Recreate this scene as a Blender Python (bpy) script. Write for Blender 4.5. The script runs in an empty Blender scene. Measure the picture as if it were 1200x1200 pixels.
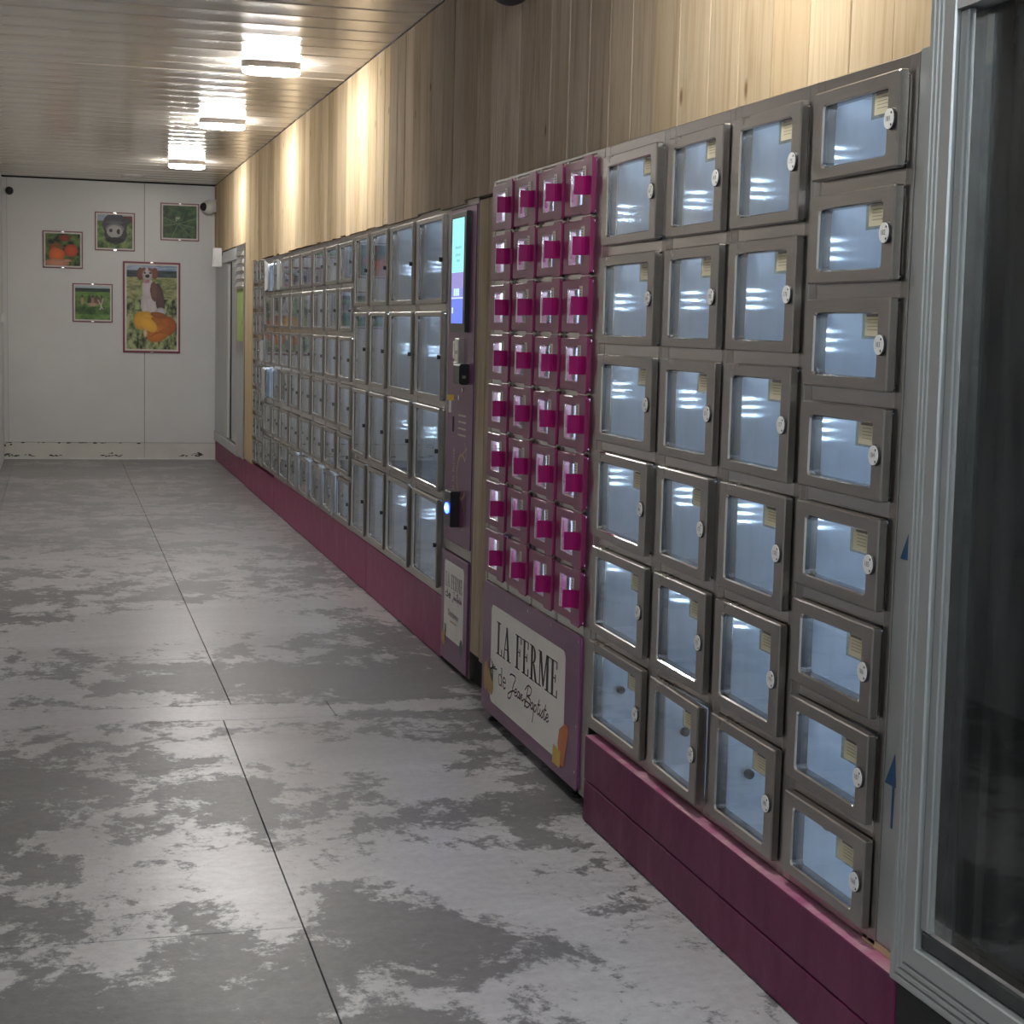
import bpy, math, random
import numpy as np
from mathutils import Vector, Matrix

# ---------------------------------------------------------------- camera, world, exposure
S = bpy.context.scene
COL = S.collection
F_PX, YAW, PITCH, ROLL = 1931.5, 0.272849, 0.110936, 0.0247748
fwd = Vector((math.sin(YAW)*math.cos(PITCH), math.cos(YAW)*math.cos(PITCH), -math.sin(PITCH)))
rt0 = Vector((math.cos(YAW), -math.sin(YAW), 0)); up0 = rt0.cross(fwd)
rt = rt0*math.cos(ROLL) + up0*math.sin(ROLL); up = -rt0*math.sin(ROLL) + up0*math.cos(ROLL)
cam_d = bpy.data.cameras.new('camera'); cam = bpy.data.objects.new('camera', cam_d); COL.objects.link(cam)
cam.matrix_world = Matrix(((rt.x, up.x, -fwd.x, 0), (rt.y, up.y, -fwd.y, 0), (rt.z, up.z, -fwd.z, 1.5), (0, 0, 0, 1)))
cam_d.sensor_fit = 'HORIZONTAL'; cam_d.sensor_width = 36; cam_d.lens = 36*F_PX/1200
cam_d.clip_start = 0.05; cam_d.clip_end = 100
S.camera = cam
W = bpy.data.worlds.new('world'); S.world = W; W.use_nodes = True
W.node_tree.nodes['Background'].inputs[0].default_value = (0.55, 0.62, 0.75, 1)
W.node_tree.nodes['Background'].inputs[1].default_value = 0.02
S.view_settings.view_transform = 'Standard'; S.view_settings.look = 'None'
S.view_settings.gamma = 1; S.view_settings.use_curve_mapping = False
S.view_settings.exposure = 0.5
S.cycles.caustics_reflective = False; S.cycles.caustics_refractive = False; S.cycles.blur_glossy = 0.5
S.cycles.sample_clamp_indirect = 4.0; S.cycles.max_bounces = 8; S.cycles.transparent_max_bounces = 12
LAMP_STRENGTH = 140.0
LED_STRENGTH = 95.0
random.seed(7); rng = np.random.default_rng(5)
PI = math.pi

# ---------------------------------------------------------------- materials
def new_mat(name):
    m = bpy.data.materials.new(name); m.use_nodes = True
    nt = m.node_tree; b = nt.nodes['Principled BSDF']
    return m, nt, b
def N(nt, typ, **kw):
    n = nt.nodes.new(typ)
    for k, v in kw.items():
        if k.startswith('i_'): n.inputs[k[2:].replace('_', ' ')].default_value = v
        else: setattr(n, k, v)
    return n
def coords(nt, scale=(1, 1, 1), kind='Object', loc=(0, 0, 0)):
    tc = N(nt, 'ShaderNodeTexCoord'); mp = N(nt, 'ShaderNodeMapping')
    mp.inputs['Scale'].default_value = scale; mp.inputs['Location'].default_value = loc
    nt.links.new(tc.outputs[kind], mp.inputs[0]); return mp.outputs[0]
def ramp(nt, fac, stops):
    r = N(nt, 'ShaderNodeValToRGB'); e = r.color_ramp.elements
    while len(e) < len(stops): e.new(0.5)
    for i, (p, c) in enumerate(stops):
        e[i].position = p; e[i].color = tuple(c)+(1,) if len(c) == 3 else c
    nt.links.new(fac, r.inputs[0]); return r.outputs[0]
def noise(nt, vec, scale, detail=4, rough=0.6, dist=0.0):
    n = N(nt, 'ShaderNodeTexNoise'); n.inputs['Scale'].default_value = scale
    n.inputs['Detail'].default_value = detail; n.inputs['Roughness'].default_value = rough
    n.inputs['Distortion'].default_value = dist
    nt.links.new(vec, n.inputs['Vector']); return n.outputs['Fac']
def g(v): return (v, v, v)
def simple(name, col, rough=0.5, metal=0.0, var=0.12, scale=6.0, coat=0.0, stretch=(1, 1, 1), bump=0.0, spec=0.5):
    m, nt, b = new_mat(name)
    v = coords(nt, stretch); f = noise(nt, v, scale)
    lo = tuple(max(0, c*(1-var)) for c in col); hi = tuple(min(1, c*(1+var)) for c in col)
    nt.links.new(ramp(nt, f, [(0.3, lo), (0.7, hi)]), b.inputs['Base Color'])
    b.inputs['Roughness'].default_value = rough; b.inputs['Metallic'].default_value = metal
    b.inputs['Coat Weight'].default_value = coat; b.inputs['Specular IOR Level'].default_value = spec
    if bump:
        bp = N(nt, 'ShaderNodeBump'); bp.inputs['Strength'].default_value = bump; bp.inputs['Distance'].default_value = 0.002
        nt.links.new(f, bp.inputs['Height']); nt.links.new(bp.outputs[0], b.inputs['Normal'])
    return m
def steel(name, col, rough, aniso=0.0, rot=0.0, stretch=(.6, .6, 5), metal=1.0):
    m, nt, b = new_mat(name)
    v = coords(nt, stretch); f = noise(nt, v, 8, 5, 0.7)
    nt.links.new(ramp(nt, f, [(0.25, tuple(c*0.92 for c in col)), (0.75, tuple(min(1, c*1.06) for c in col))]), b.inputs['Base Color'])
    f2 = noise(nt, coords(nt, (1, 1, 1)), 5, 4)
    nt.links.new(ramp(nt, f2, [(0.3, g(rough*0.9)), (0.7, g(rough*1.12))]), b.inputs['Roughness'])
    b.inputs['Metallic'].default_value = metal
    if aniso:
        b.inputs['Anisotropic'].default_value = aniso
        b.inputs['Anisotropic Rotation'].default_value = rot
        t = N(nt, 'ShaderNodeTangent', direction_type='RADIAL', axis='Z'); nt.links.new(t.outputs[0], b.inputs['Tangent'])
    return m
def emit(name, col, strength):
    m, nt, b = new_mat(name)
    b.inputs['Base Color'].default_value = tuple(col)+(1,)
    b.inputs['Emission Color'].default_value = tuple(col)+(1,); b.inputs['Emission Strength'].default_value = strength
    return m
def glass_mat(name, tint=(1, 1, 1), rough=0.0, dirt=0.0):
    m, nt, b = new_mat(name); nt.nodes.remove(b); out = nt.nodes['Material Output']
    ge = N(nt, 'ShaderNodeNewGeometry'); ior = N(nt, 'ShaderNodeMix'); ior.data_type = 'FLOAT'
    nt.links.new(ge.outputs['Backfacing'], ior.inputs['Factor']); ior.inputs['A'].default_value = 1.5; ior.inputs['B'].default_value = 1/1.5
    fr = N(nt, 'ShaderNodeFresnel'); nt.links.new(ior.outputs['Result'], fr.inputs['IOR'])
    tr = N(nt, 'ShaderNodeBsdfTransparent'); tr.inputs[0].default_value = tuple(tint)+(1,)
    gl = N(nt, 'ShaderNodeBsdfGlossy'); gl.inputs['Roughness'].default_value = rough
    mx = N(nt, 'ShaderNodeMixShader'); nt.links.new(fr.outputs[0], mx.inputs[0]); nt.links.new(tr.outputs[0], mx.inputs[1]); nt.links.new(gl.outputs[0], mx.inputs[2])
    last = mx.outputs[0]
    if dirt:
        df = N(nt, 'ShaderNodeBsdfDiffuse'); df.inputs[0].default_value = (.6, .62, .6, 1)
        m2 = N(nt, 'ShaderNodeMixShader'); f = noise(nt, coords(nt, (1, 6, 1)), 3, 5)
        nt.links.new(ramp(nt, f, [(0.4, g(0)), (0.8, g(dirt))]), m2.inputs[0]); nt.links.new(last, m2.inputs[1]); nt.links.new(df.outputs[0], m2.inputs[2]); last = m2.outputs[0]
    nt.links.new(last, out.inputs[0]); return m

def wood_mat(name, light, dark, knots=True):
    m, nt, b = new_mat(name)
    oi = N(nt, 'ShaderNodeObjectInfo')
    tc = N(nt, 'ShaderNodeTexCoord'); ad = N(nt, 'ShaderNodeVectorMath', operation='ADD')
    mul = N(nt, 'ShaderNodeMath', operation='MULTIPLY'); mul.inputs[1].default_value = 37.0
    nt.links.new(oi.outputs['Random'], mul.inputs[0]); nt.links.new(tc.outputs['Object'], ad.inputs[0]); nt.links.new(mul.outputs[0], ad.inputs[1])
    mp = N(nt, 'ShaderNodeMapping'); mp.inputs['Scale'].default_value = (1, 1, 0.06); nt.links.new(ad.outputs[0], mp.inputs[0])
    f = noise(nt, mp.outputs[0], 26, 6, 0.65, 1.2)
    mp2 = N(nt, 'ShaderNodeMapping'); mp2.inputs['Scale'].default_value = (1, 1, 0.35); nt.links.new(ad.outputs[0], mp2.inputs[0])
    f2 = noise(nt, mp2.outputs[0], 2.4, 3, 0.5)
    c1 = ramp(nt, f, [(0.28, dark), (0.55, light)])
    tone = ramp(nt, oi.outputs['Random'], [(0.0, g(0.80)), (0.5, g(0.97)), (1.0, g(1.12))])
    x = N(nt, 'ShaderNodeMix'); x.data_type = 'RGBA'; x.blend_type = 'MULTIPLY'; x.inputs['Factor'].default_value = 1
    nt.links.new(c1, x.inputs['A']); nt.links.new(tone, x.inputs['B'])
    t2 = ramp(nt, f2, [(0.3, (0.80, 0.76, 0.70)), (0.65, (1.05, 1.05, 1.05))])
    y = N(nt, 'ShaderNodeMix'); y.data_type = 'RGBA'; y.blend_type = 'MULTIPLY'; y.inputs['Factor'].default_value = 1
    nt.links.new(x.outputs['Result'], y.inputs['A']); nt.links.new(t2, y.inputs['B'])
    last = y.outputs['Result']
    if knots:
        vo = N(nt, 'ShaderNodeTexVoronoi'); vo.inputs['Scale'].default_value = 4.2
        mp3 = N(nt, 'ShaderNodeMapping'); mp3.inputs['Scale'].default_value = (1, 1.3, 0.55); nt.links.new(ad.outputs[0], mp3.inputs[0])
        nt.links.new(mp3.outputs[0], vo.inputs['Vector'])
        k = ramp(nt, vo.outputs['Distance'], [(0.03, (0.30, 0.17, 0.09)), (0.075, (1, 1, 1))])
        z = N(nt, 'ShaderNodeMix'); z.data_type = 'RGBA'; z.blend_type = 'MULTIPLY'; z.inputs['Factor'].default_value = 0.8
        nt.links.new(last, z.inputs['A']); nt.links.new(k, z.inputs['B']); last = z.outputs['Result']
    nt.links.new(last, b.inputs['Base Color']); b.inputs['Roughness'].default_value = 0.8; b.inputs['Specular IOR Level'].default_value = 0.0
    bp = N(nt, 'ShaderNodeBump'); bp.inputs['Strength'].default_value = 0.25; bp.inputs['Distance'].default_value = 0.002
    nt.links.new(f, bp.inputs['Height']); nt.links.new(bp.outputs[0], b.inputs['Normal'])
    return m

def floor_mat():
    m, nt, b = new_mat('damp concrete')
    w = coords(nt, (1, 1, 1), 'Object')
    big = noise(nt, coords(nt, (0.9, 0.9, 1), 'Object'), 1.1, 3, 0.5)
    med = noise(nt, coords(nt, (1.0, 0.8, 1), 'Object'), 4.5, 12, 0.74, 0.2)
    fine = noise(nt, w, 30, 6, 0.72)
    def madd(a_, k, c_):
        n = N(nt, 'ShaderNodeMath', operation='MULTIPLY_ADD'); nt.links.new(a_, n.inputs[0]); n.inputs[1].default_value = k
        if isinstance(c_, (int, float)): n.inputs[2].default_value = c_
        else: nt.links.new(c_, n.inputs[2])
        return n.outputs[0]
    acc = madd(big, 0.55, med); acc = madd(fine, 0.20, acc)
    # pale wet and dark dry areas, each with its own place on the concrete
    for cx, cy, rx, ry, k in ((.6, 8.25, 1.5, .75, .22), (.35, 10.4, 1.2, .5, .10), (.1, 9.3, .8, .4, -.12), (.9, 6.9, 1.1, .40, -.22), (-.2, 6.85, .5, .35, .12),
                              (.45, 6.3, .75, .12, .45), (1.4, 6.3, .4, .12, .30), (1.1, 5.5, .45, .35, .16), (.2, 5.7, .35, .5, .06), (.55, 5.15, .16, .45, -.26), (.40, 4.4, .38, .5, .20), (1.15, 4.3, .45, .9, .13),
                              (.95, 3.9, .2, .35, -.16), (1.35, 4.6, .2, .5, -.10), (-.1, 5.0, .3, .7, -.10), (-.1, 3.2, 1.0, .75, -.34), (.9, 3.0, .4, .6, .06), (.3, 13.5, 1.6, 2.2, -.04), (.2, 16.5, 1.6, 1.5, -.18)):
        mp = N(nt, 'ShaderNodeMapping'); mp.vector_type = 'TEXTURE'; mp.inputs['Location'].default_value = (cx, cy, 0); mp.inputs['Scale'].default_value = (rx*1.35, ry*1.35, 1)
        nt.links.new(w, mp.inputs[0]); gr = N(nt, 'ShaderNodeTexGradient', gradient_type='QUADRATIC_SPHERE'); nt.links.new(mp.outputs[0], gr.inputs[0])
        acc = madd(gr.outputs['Fac'], k, acc)
    mask = ramp(nt, acc, [(0.845, g(0)), (0.90, g(1))])     # 1 = wet film, its sheen put into the pale colour
    sep = N(nt, 'ShaderNodeSeparateXYZ'); nt.links.new(w, sep.inputs[0])
    mr = N(nt, 'ShaderNodeMapRange'); nt.links.new(sep.outputs['Y'], mr.inputs['Value']); mr.inputs['From Min'].default_value = 8.6; mr.inputs['From Max'].default_value = 11.5; mr.inputs['To Max'].default_value = 0.72
    mm = N(nt, 'ShaderNodeMix'); mm.data_type = 'RGBA'; nt.links.new(mr.outputs['Result'], mm.inputs['Factor']); nt.links.new(mask, mm.inputs['A']); mm.inputs['B'].default_value = (.32, .32, .32, 1)
    mask = mm.outputs['Result']      # the dry far end is an even grey
    cl = ramp(nt, fine, [(0.3, (0.125, 0.121, 0.122)), (0.7, (0.185, 0.180, 0.181))])
    ch = ramp(nt, fine, [(0.3, (0.40, 0.39, 0.392)), (0.7, (0.54, 0.53, 0.532))])
    x = N(nt, 'ShaderNodeMix'); x.data_type = 'RGBA'; nt.links.new(mask, x.inputs['Factor']); nt.links.new(cl, x.inputs['A']); nt.links.new(ch, x.inputs['B'])
    st = noise(nt, coords(nt, (0.5, 1.5, 1), 'Object', (3, 1, 0)), 1.4, 6, 0.65, 0.6)
    t = ramp(nt, st, [(0.3, g(0.74)), (0.7, g(1.15))])
    y = N(nt, 'ShaderNodeMix'); y.data_type = 'RGBA'; y.blend_type = 'MULTIPLY'; y.inputs['Factor'].default_value = 1
    nt.links.new(x.outputs['Result'], y.inputs['A']); nt.links.new(t, y.inputs['B'])
    nt.links.new(y.outputs['Result'], b.inputs['Base Color'])
    r = ramp(nt, mask, [(0, g(0.42)), (1, g(0.30))]); nt.links.new(r, b.inputs['Roughness'])
    bp = N(nt, 'ShaderNodeBump'); bp.inputs['Strength'].default_value = 0.35; bp.inputs['Distance'].default_value = 0.0015
    f3 = noise(nt, w, 90, 3, 0.6); nt.links.new(f3, bp.inputs['Height']); nt.links.new(bp.outputs[0], b.inputs['Normal'])
    return m

def paint_mat(name, col, worn, rough=0.4, amount=0.62):
    m, nt, b = new_mat(name)
    f = noise(nt, coords(nt, (1, 1, 0.45)), 7, 6, 0.7, 0.4)
    nt.links.new(ramp(nt, f, [(0.36, worn), (amount, col)]), b.inputs['Base Color'])
    r = ramp(nt, f, [(0.3, g(rough*1.3)), (0.7, g(rough*0.8))]); nt.links.new(r, b.inputs['Roughness']); b.inputs['Specular IOR Level'].default_value = 0.3
    return m

M = {}
M['steel'] = steel('brushed steel', (0.36, 0.335, 0.31), 0.30)
M['steel_rail'] = steel('polished steel rail', (0.44, 0.415, 0.39), 0.20)
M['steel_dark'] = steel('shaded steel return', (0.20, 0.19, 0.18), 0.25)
M['inside'] = steel('bright steel lining', (0.76, 0.82, 0.90), 0.10, 0.94, 0.0, (1, 1, 2), 0.16)
M['gasket'] = simple('dark gasket', (0.03, 0.03, 0.03), 0.5)
M['glass'] = glass_mat('clear pane', (0.97, 0.985, 0.98), 0.02, 0.05)
M['alu'] = simple('aluminium profile', (0.38, 0.395, 0.385), 0.36, 0.55, 0.05, 3, stretch=(1, 1, .1))
M['alu_pale'] = simple('pale aluminium', (0.50, 0.51, 0.51), 0.35, 0.5, 0.05, 3)
M['wood'] = wood_mat('pine cladding', (0.68, 0.55, 0.37), (0.52, 0.39, 0.235))
M['wood_grey'] = wood_mat('grey pine cladding', (0.50, 0.42, 0.34), (0.33, 0.26, 0.20))
M['wood_mid'] = wood_mat('half grey pine cladding', (0.60, 0.50, 0.38), (0.44, 0.35, 0.25))
M['floor'] = floor_mat()
M['joint'] = simple('joint filler', (0.03, 0.03, 0.03), 0.8)
M['white_wall'] = simple('white sandwich panel', (0.70, 0.70, 0.69), 0.38, 0, 0.05, 1.2)
M['cream'] = simple('cream plinth', (0.68, 0.665, 0.61), 0.5, 0, 0.06, 3)
M['ceiling'] = simple('lacquered ceiling slat', (0.76, 0.69, 0.60), 0.13, 0.10, 0.10, 2.2, stretch=(0.5, 4, 1))
M['dark'] = simple('dark void', (0.012, 0.012, 0.012), 0.8)
M['black_plastic'] = simple('black plastic', (0.012, 0.011, 0.014), 0.3)
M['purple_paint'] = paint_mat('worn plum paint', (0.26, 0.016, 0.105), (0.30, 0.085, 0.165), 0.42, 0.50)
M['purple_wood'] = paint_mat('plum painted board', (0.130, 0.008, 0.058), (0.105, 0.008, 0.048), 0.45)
M['lit_edge'] = paint_mat('lit pink edge', (0.42, 0.10, 0.22), (0.6, 0.35, 0.4), 0.4)  # light falling on the board tops, put into a paler colour
M['raw_wood'] = simple('bare timber', (0.62, 0.46, 0.28), 0.6)
M['panel'] = simple('plum printed panel', (0.17, 0.055, 0.135), 0.30, 0, 0.05)
M['magenta'] = simple('magenta acrylic', (0.20, 0.022, 0.088), 0.28, 0, 0.04)
M['magenta_pure'] = simple('magenta tab', (0.22, 0.004, 0.09), 0.5, 0, 0.03, spec=0.15)
M['sign'] = simple('off white print', (0.80, 0.77, 0.71), 0.45, 0, 0.03)
M['ink'] = simple('dark ink', (0.03, 0.026, 0.028), 0.5)
M['plum_ink'] = simple('plum ink', (0.10, 0.015, 0.06), 0.5)
M['gold'] = simple('gold print', (0.55, 0.36, 0.18), 0.4)
M['tag'] = simple('white tag plastic', (0.80, 0.80, 0.77), 0.4, 0, 0.03)
M['paper'] = simple('yellowed paper', (0.62, 0.57, 0.40), 0.7, 0, 0.06)
M['paper_ink'] = simple('faded print', (0.34, 0.30, 0.20), 0.7)
M['tape'] = glass_mat('sticky tape', (0.80, 0.78, 0.66), 0.25, 0.5)
M['beige'] = simple('small number plate', (0.55, 0.50, 0.42), 0.5)
M['white_in'] = simple('white lining', (0.74, 0.77, 0.86), 0.35, 0, 0.02)
M['led'] = emit('cool diode', (0.55, 0.75, 1.0), LED_STRENGTH)
M['led_fill'] = emit('added fill strip', (0.66, 0.81, 1.0), 20.0)  # fill glow added to brighten the locker compartments
M['led_violet'] = emit('cool strip', (0.66, 0.76, 1.0), 42.0)
M['lamp'] = emit('lamp diffuser', (1.0, 0.975, 0.95), LAMP_STRENGTH)
M['lamp_cool'] = emit('cool lamp diffuser', (0.80, 0.90, 1.0), LAMP_STRENGTH)
M['lamp_body'] = simple('lamp housing', (0.6, 0.58, 0.55), 0.5)
M['frame_red'] = simple('crimson frame', (0.22, 0.03, 0.06), 0.4)
M['mat_white'] = simple('white border', (0.66, 0.63, 0.58), 0.4)
M['blue'] = simple('blue sticker', (0.008, 0.06, 0.16), 0.4)
M['green'] = simple('green sticker', (0.30, 0.40, 0.13), 0.4)
M['white'] = simple('white plastic', (0.75, 0.75, 0.73), 0.4)
M['yellow'] = simple('yellow key head', (0.70, 0.52, 0.08), 0.4)
M['blue_led'] = emit('blue indicator', (0.02, 0.05, 1.0), 14.0)
M['blue_core'] = emit('blue indicator core', (0.5, 0.7, 1.0), 30.0)
M['orange'] = simple('orange print', (0.55, 0.16, 0.05), 0.5)
M['cheese'] = simple('yellow print', (0.58, 0.40, 0.06), 0.5)
M['onion'] = simple('onion print', (0.50, 0.30, 0.10), 0.5)
M['leaf'] = simple('leaf print', (0.10, 0.14, 0.12), 0.5)
M['bright_edge'] = steel('bright polished edge', (0.80, 0.78, 0.75), 0.12)
M['backroom'] = simple('machine interior', (0.05, 0.055, 0.055), 0.35, 0.6, 0.5, 1.4, stretch=(1, 3, .3))
M['glass_dark'] = glass_mat('smoked pane', (0.62, 0.66, 0.66), 0.03, 0.05)
m, nt, b = new_mat('printed picture'); a = N(nt, 'ShaderNodeAttribute', attribute_name='print'); nt.links.new(a.outputs['Color'], b.inputs['Base Color']); b.inputs['Roughness'].default_value = 0.5; M['print'] = m
m, nt, b = new_mat('lit display'); a = N(nt, 'ShaderNodeAttribute', attribute_name='print'); nt.links.new(a.outputs['Color'], b.inputs['Emission Color']); b.inputs['Emission Strength'].default_value = 1.0; b.inputs['Base Color'].default_value = (0.01, 0.01, 0.01, 1); b.inputs['Roughness'].default_value = 0.2; M['screen'] = m

# ---------------------------------------------------------------- mesh helpers
class MB:
    def __init__(s): s.v = []; s.f = []; s.m = []
    def add(s, verts, faces, mi=0):
        o = len(s.v); s.v += [tuple(p) for p in verts]; s.f += [tuple(i+o for i in f) for f in faces]; s.m += [mi]*len(faces)
        return s
    def box(s, x0, x1, y0, y1, z0, z1, mi=0, skip=''):
        x0, x1 = min(x0, x1), max(x0, x1); y0, y1 = min(y0, y1), max(y0, y1); z0, z1 = min(z0, z1), max(z0, z1)
        v = [(x, y, z) for x in (x0, x1) for y in (y0, y1) for z in (z0, z1)]
        F = {'-x': (0, 1, 3, 2), '+x': (4, 6, 7, 5), '-y': (0, 4, 5, 1), '+y': (2, 3, 7, 6), '-z': (0, 2, 6, 4), '+z': (1, 5, 7, 3)}
        return s.add(v, [f for k, f in F.items() if k not in skip.split()], mi)
    def cbox(s, x0, x1, y0, y1, z0, z1, c=0.003, mi=0):
        """box whose -x face is chamfered"""
        v = [(x1, y0, z0), (x1, y1, z0), (x1, y1, z1), (x1, y0, z1), (x0+c, y0, z0), (x0+c, y1, z0), (x0+c, y1, z1), (x0+c, y0, z1),
             (x0, y0+c, z0+c), (x0, y1-c, z0+c), (x0, y1-c, z1-c), (x0, y0+c, z1-c)]
        f = [(0, 1, 2, 3)]
        for a in (0, 4):
            for i in range(4): f.append((a+i, a+4+i, a+4+(i+1) % 4, a+(i+1) % 4))
        f.append((8, 11, 10, 9)); return s.add(v, f, mi)
    def inbox(s, x0, x1, y0, y1, z0, z1, mi=0):
        """open-front cavity; faces look inwards, front at x0"""
        v = [(x0, y0, z0), (x0, y1, z0), (x0, y1, z1), (x0, y0, z1), (x1, y0, z0), (x1, y1, z0), (x1, y1, z1), (x1, y0, z1)]
        return s.add(v, [(4, 7, 6, 5), (0, 4, 5, 1), (1, 5, 6, 2), (2, 6, 7, 3), (3, 7, 4, 0)], mi)
    def prism(s, poly, axis, a, b, mi=0):
        """extrude a 2D polygon; axis 0: (y,z) along x, 1: (x,z) along y, 2: (x,y) along z"""
        def P(p, t): return (t, p[0], p[1]) if axis == 0 else (p[0], t, p[1]) if axis == 1 else (p[0], p[1], t)
        n = len(poly); v = [P(p, a) for p in poly]+[P(p, b) for p in poly]
        f = [tuple(range(n)), tuple(range(2*n-1, n-1, -1))]+[(i, i+n, (i+1) % n+n, (i+1) % n) for i in range(n)]
        return s.add(v, f, mi)
    def loops(s, L, mi=0, capa=False, capb=False):
        n = len(L[0]); o = []
        for l in L: o += l
        f = []
        for k in range(len(L)-1):
            for i in range(n): f.append((k*n+i, k*n+(i+1) % n, (k+1)*n+(i+1) % n, (k+1)*n+i))
        if capa: f.append(tuple(range(n)))
        if capb: f.append(tuple((len(L)-1)*n+i for i in range(n))[::-1])
        return s.add(o, f, mi)
    def disc(s, x0, x1, yc, zc, r, mi=0, n=20, ry=None):
        ry = ry or r
        P = [(yc+ry*math.cos(2*PI*i/n), zc+r*math.sin(2*PI*i/n)) for i in range(n)]
        return s.prism(P, 0, x0, x1, mi)
    def mesh(s, name, mats, smooth=False, recalc=True):
        me = bpy.data.meshes.new(name); me.from_pydata(s.v, [], s.f)
        for k in mats: me.materials.append(M[k])
        me.polygons.foreach_set('material_index', s.m)
        if recalc:
            import bmesh
            bm = bmesh.new(); bm.from_mesh(me); bmesh.ops.recalc_face_normals(bm, faces=bm.faces); bm.to_mesh(me); bm.free()
        if smooth: me.polygons.foreach_set('use_smooth', [True]*len(me.polygons))
        me.update(); return me
def link(name, me, parent=None, loc=(0, 0, 0), rot=(0, 0, 0)):
    o = bpy.data.objects.new(name, me); COL.objects.link(o); o.location = loc; o.rotation_euler = rot
    if parent is not None: o.parent = parent
    return o
def root(name, loc, label, cat, group=None):
    o = bpy.data.objects.new(name, None); COL.objects.link(o); o.location = loc; o.empty_display_size = 0.1
    return tag(o, label, cat, group)
def tag(o, label, cat=None, group=None):
    o['label'] = label
    if cat: o['category'] = cat
    if group: o['group'] = group
    return o
def struct(name, label=None, me=None, loc=(0, 0, 0)):
    o = bpy.data.objects.new(name, me); COL.objects.link(o); o.location = loc; o['kind'] = 'structure'
    if label: o['label'] = label; o['category'] = name.split('_')[0]
    return o
def rrect(y0, y1, z0, z1, r, k=4):
    P = []
    for cy, cz, a in ((y1-r, z1-r, 0), (y0+r, z1-r, 90), (y0+r, z0+r, 180), (y1-r, z0+r, 270)):
        for i in range(k+1):
            t = math.radians(a+90*i/k); P.append((cy+r*math.cos(t), cz+r*math.sin(t)))
    return P
def at_x(P, x): return [(x, p[0], p[1]) for p in P]
_cache = {}
def ring_mesh(w, h, ml, mr, mt, mb, t, r, mat='steel', k=4):
    """door leaf: hinge at y=0, runs to y=-w, front at x=-t"""
    key = ('ring', round(w, 3), round(h, 3), ml, mr, mt, mb, t, r, mat)
    if key in _cache: return _cache[key]
    b = MB(); c = 0.003
    O = rrect(-w, 0, 0, h, 0.004, k); O2 = rrect(-w+c, -c, c, h-c, 0.004, k)
    I = rrect(-w+mr, -ml, mb, h-mt, r, k); I2 = rrect(-w+mr+.003, -ml-.003, mb+.003, h-mt-.003, r, k)
    q = .0095; K = rrect(-w+q, -q, q, h-q, 0.004, k)
    b.loops([at_x(I2, .012), at_x(K, .012), at_x(K, 0), at_x(O, 0), at_x(O, -t+c), at_x(O2, -t), at_x(I, -t)], 0)
    b.loops([at_x(I, -t), at_x(I2, -t+.004)], 1)
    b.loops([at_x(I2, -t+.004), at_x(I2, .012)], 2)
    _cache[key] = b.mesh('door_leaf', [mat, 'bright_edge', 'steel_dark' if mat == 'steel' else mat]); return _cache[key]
def pane_mesh(w, h, ml, mr, mt, mb, mat='glass'):
    key = ('pane', round(w, 3), round(h, 3), ml, mr, mt, mb, mat)
    if key in _cache: return _cache[key]
    e = 0.0028; b = MB().box(-0.009, -0.006, -w+mr+e, -ml-e, mb+e, h-mt-e)
    _cache[key] = b.mesh('pane', [mat]); return _cache[key]
def text_polys(body, size, mat, name='text', extrude=0.0):
    cu = bpy.data.curves.new(name, 'FONT'); cu.body = body; cu.size = size; cu.align_x = 'CENTER'; cu.align_y = 'CENTER'; cu.extrude = extrude
    cu.resolution_u = 3
    o = bpy.data.objects.new(name, cu); COL.objects.link(o)
    dg = bpy.context.evaluated_depsgraph_get(); me = bpy.data.meshes.new_from_object(o.evaluated_get(dg))
    vs = [tuple(v.co) for v in me.vertices]; fs = [tuple(p.vertices) for p in me.polygons]
    bpy.data.objects.remove(o); bpy.data.curves.remove(cu); bpy.data.meshes.remove(me)
    return vs, fs
def add_text(b, body, size, x, yc, zc, mi, sy=1.0, rot=0.0):
    vs, fs = text_polys(body, size, None)
    c, s_ = math.cos(rot), math.sin(rot)
    b.add([(x, yc-(vx*c-vy*s_)*sy, zc+(vx*s_+vy*c)) for vx, vy, vz in vs], fs, mi)
def stroke(b, pts, wd, x, mi, th=0.0006):
    """flat ribbon polyline in the y-z plane, facing -x; pts as (u,v) with u = -y"""
    n = len(pts)
    L = []
    for i in range(n):
        a = pts[max(0, i-1)]; c = pts[min(n-1, i+1)]; dx, dz = c[0]-a[0], c[1]-a[1]; l = math.hypot(dx, dz) or 1
        w_ = wd*0.5 if not callable(wd) else wd(i/(n-1), dx/l, dz/l)*0.5
        L.append(((pts[i][0]-dz/l*w_, pts[i][1]+dx/l*w_), (pts[i][0]+dz/l*w_, pts[i][1]-dx/l*w_)))
    v = []; f = []
    for p, q in L: v += [(x, -p[0], p[1]), (x, -q[0], q[1])]
    for i in range(n-1): f.append((2*i, 2*i+1, 2*i+3, 2*i+2))
    b.add(v, f, mi)
def spline(P, k=6):
    out = []
    for i in range(len(P)-1):
        p0 = P[max(0, i-1)]; p1 = P[i]; p2 = P[i+1]; p3 = P[min(len(P)-1, i+2)]
        for j in range(k):
            t = j/k
            out.append(tuple(0.5*((2*p1[d])+(-p0[d]+p2[d])*t+(2*p0[d]-5*p1[d]+4*p2[d]-p3[d])*t*t+(-p0[d]+3*p1[d]-3*p2[d]+p3[d])*t**3) for d in (0, 1)))
    out.append(P[-1]); return out
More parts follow.
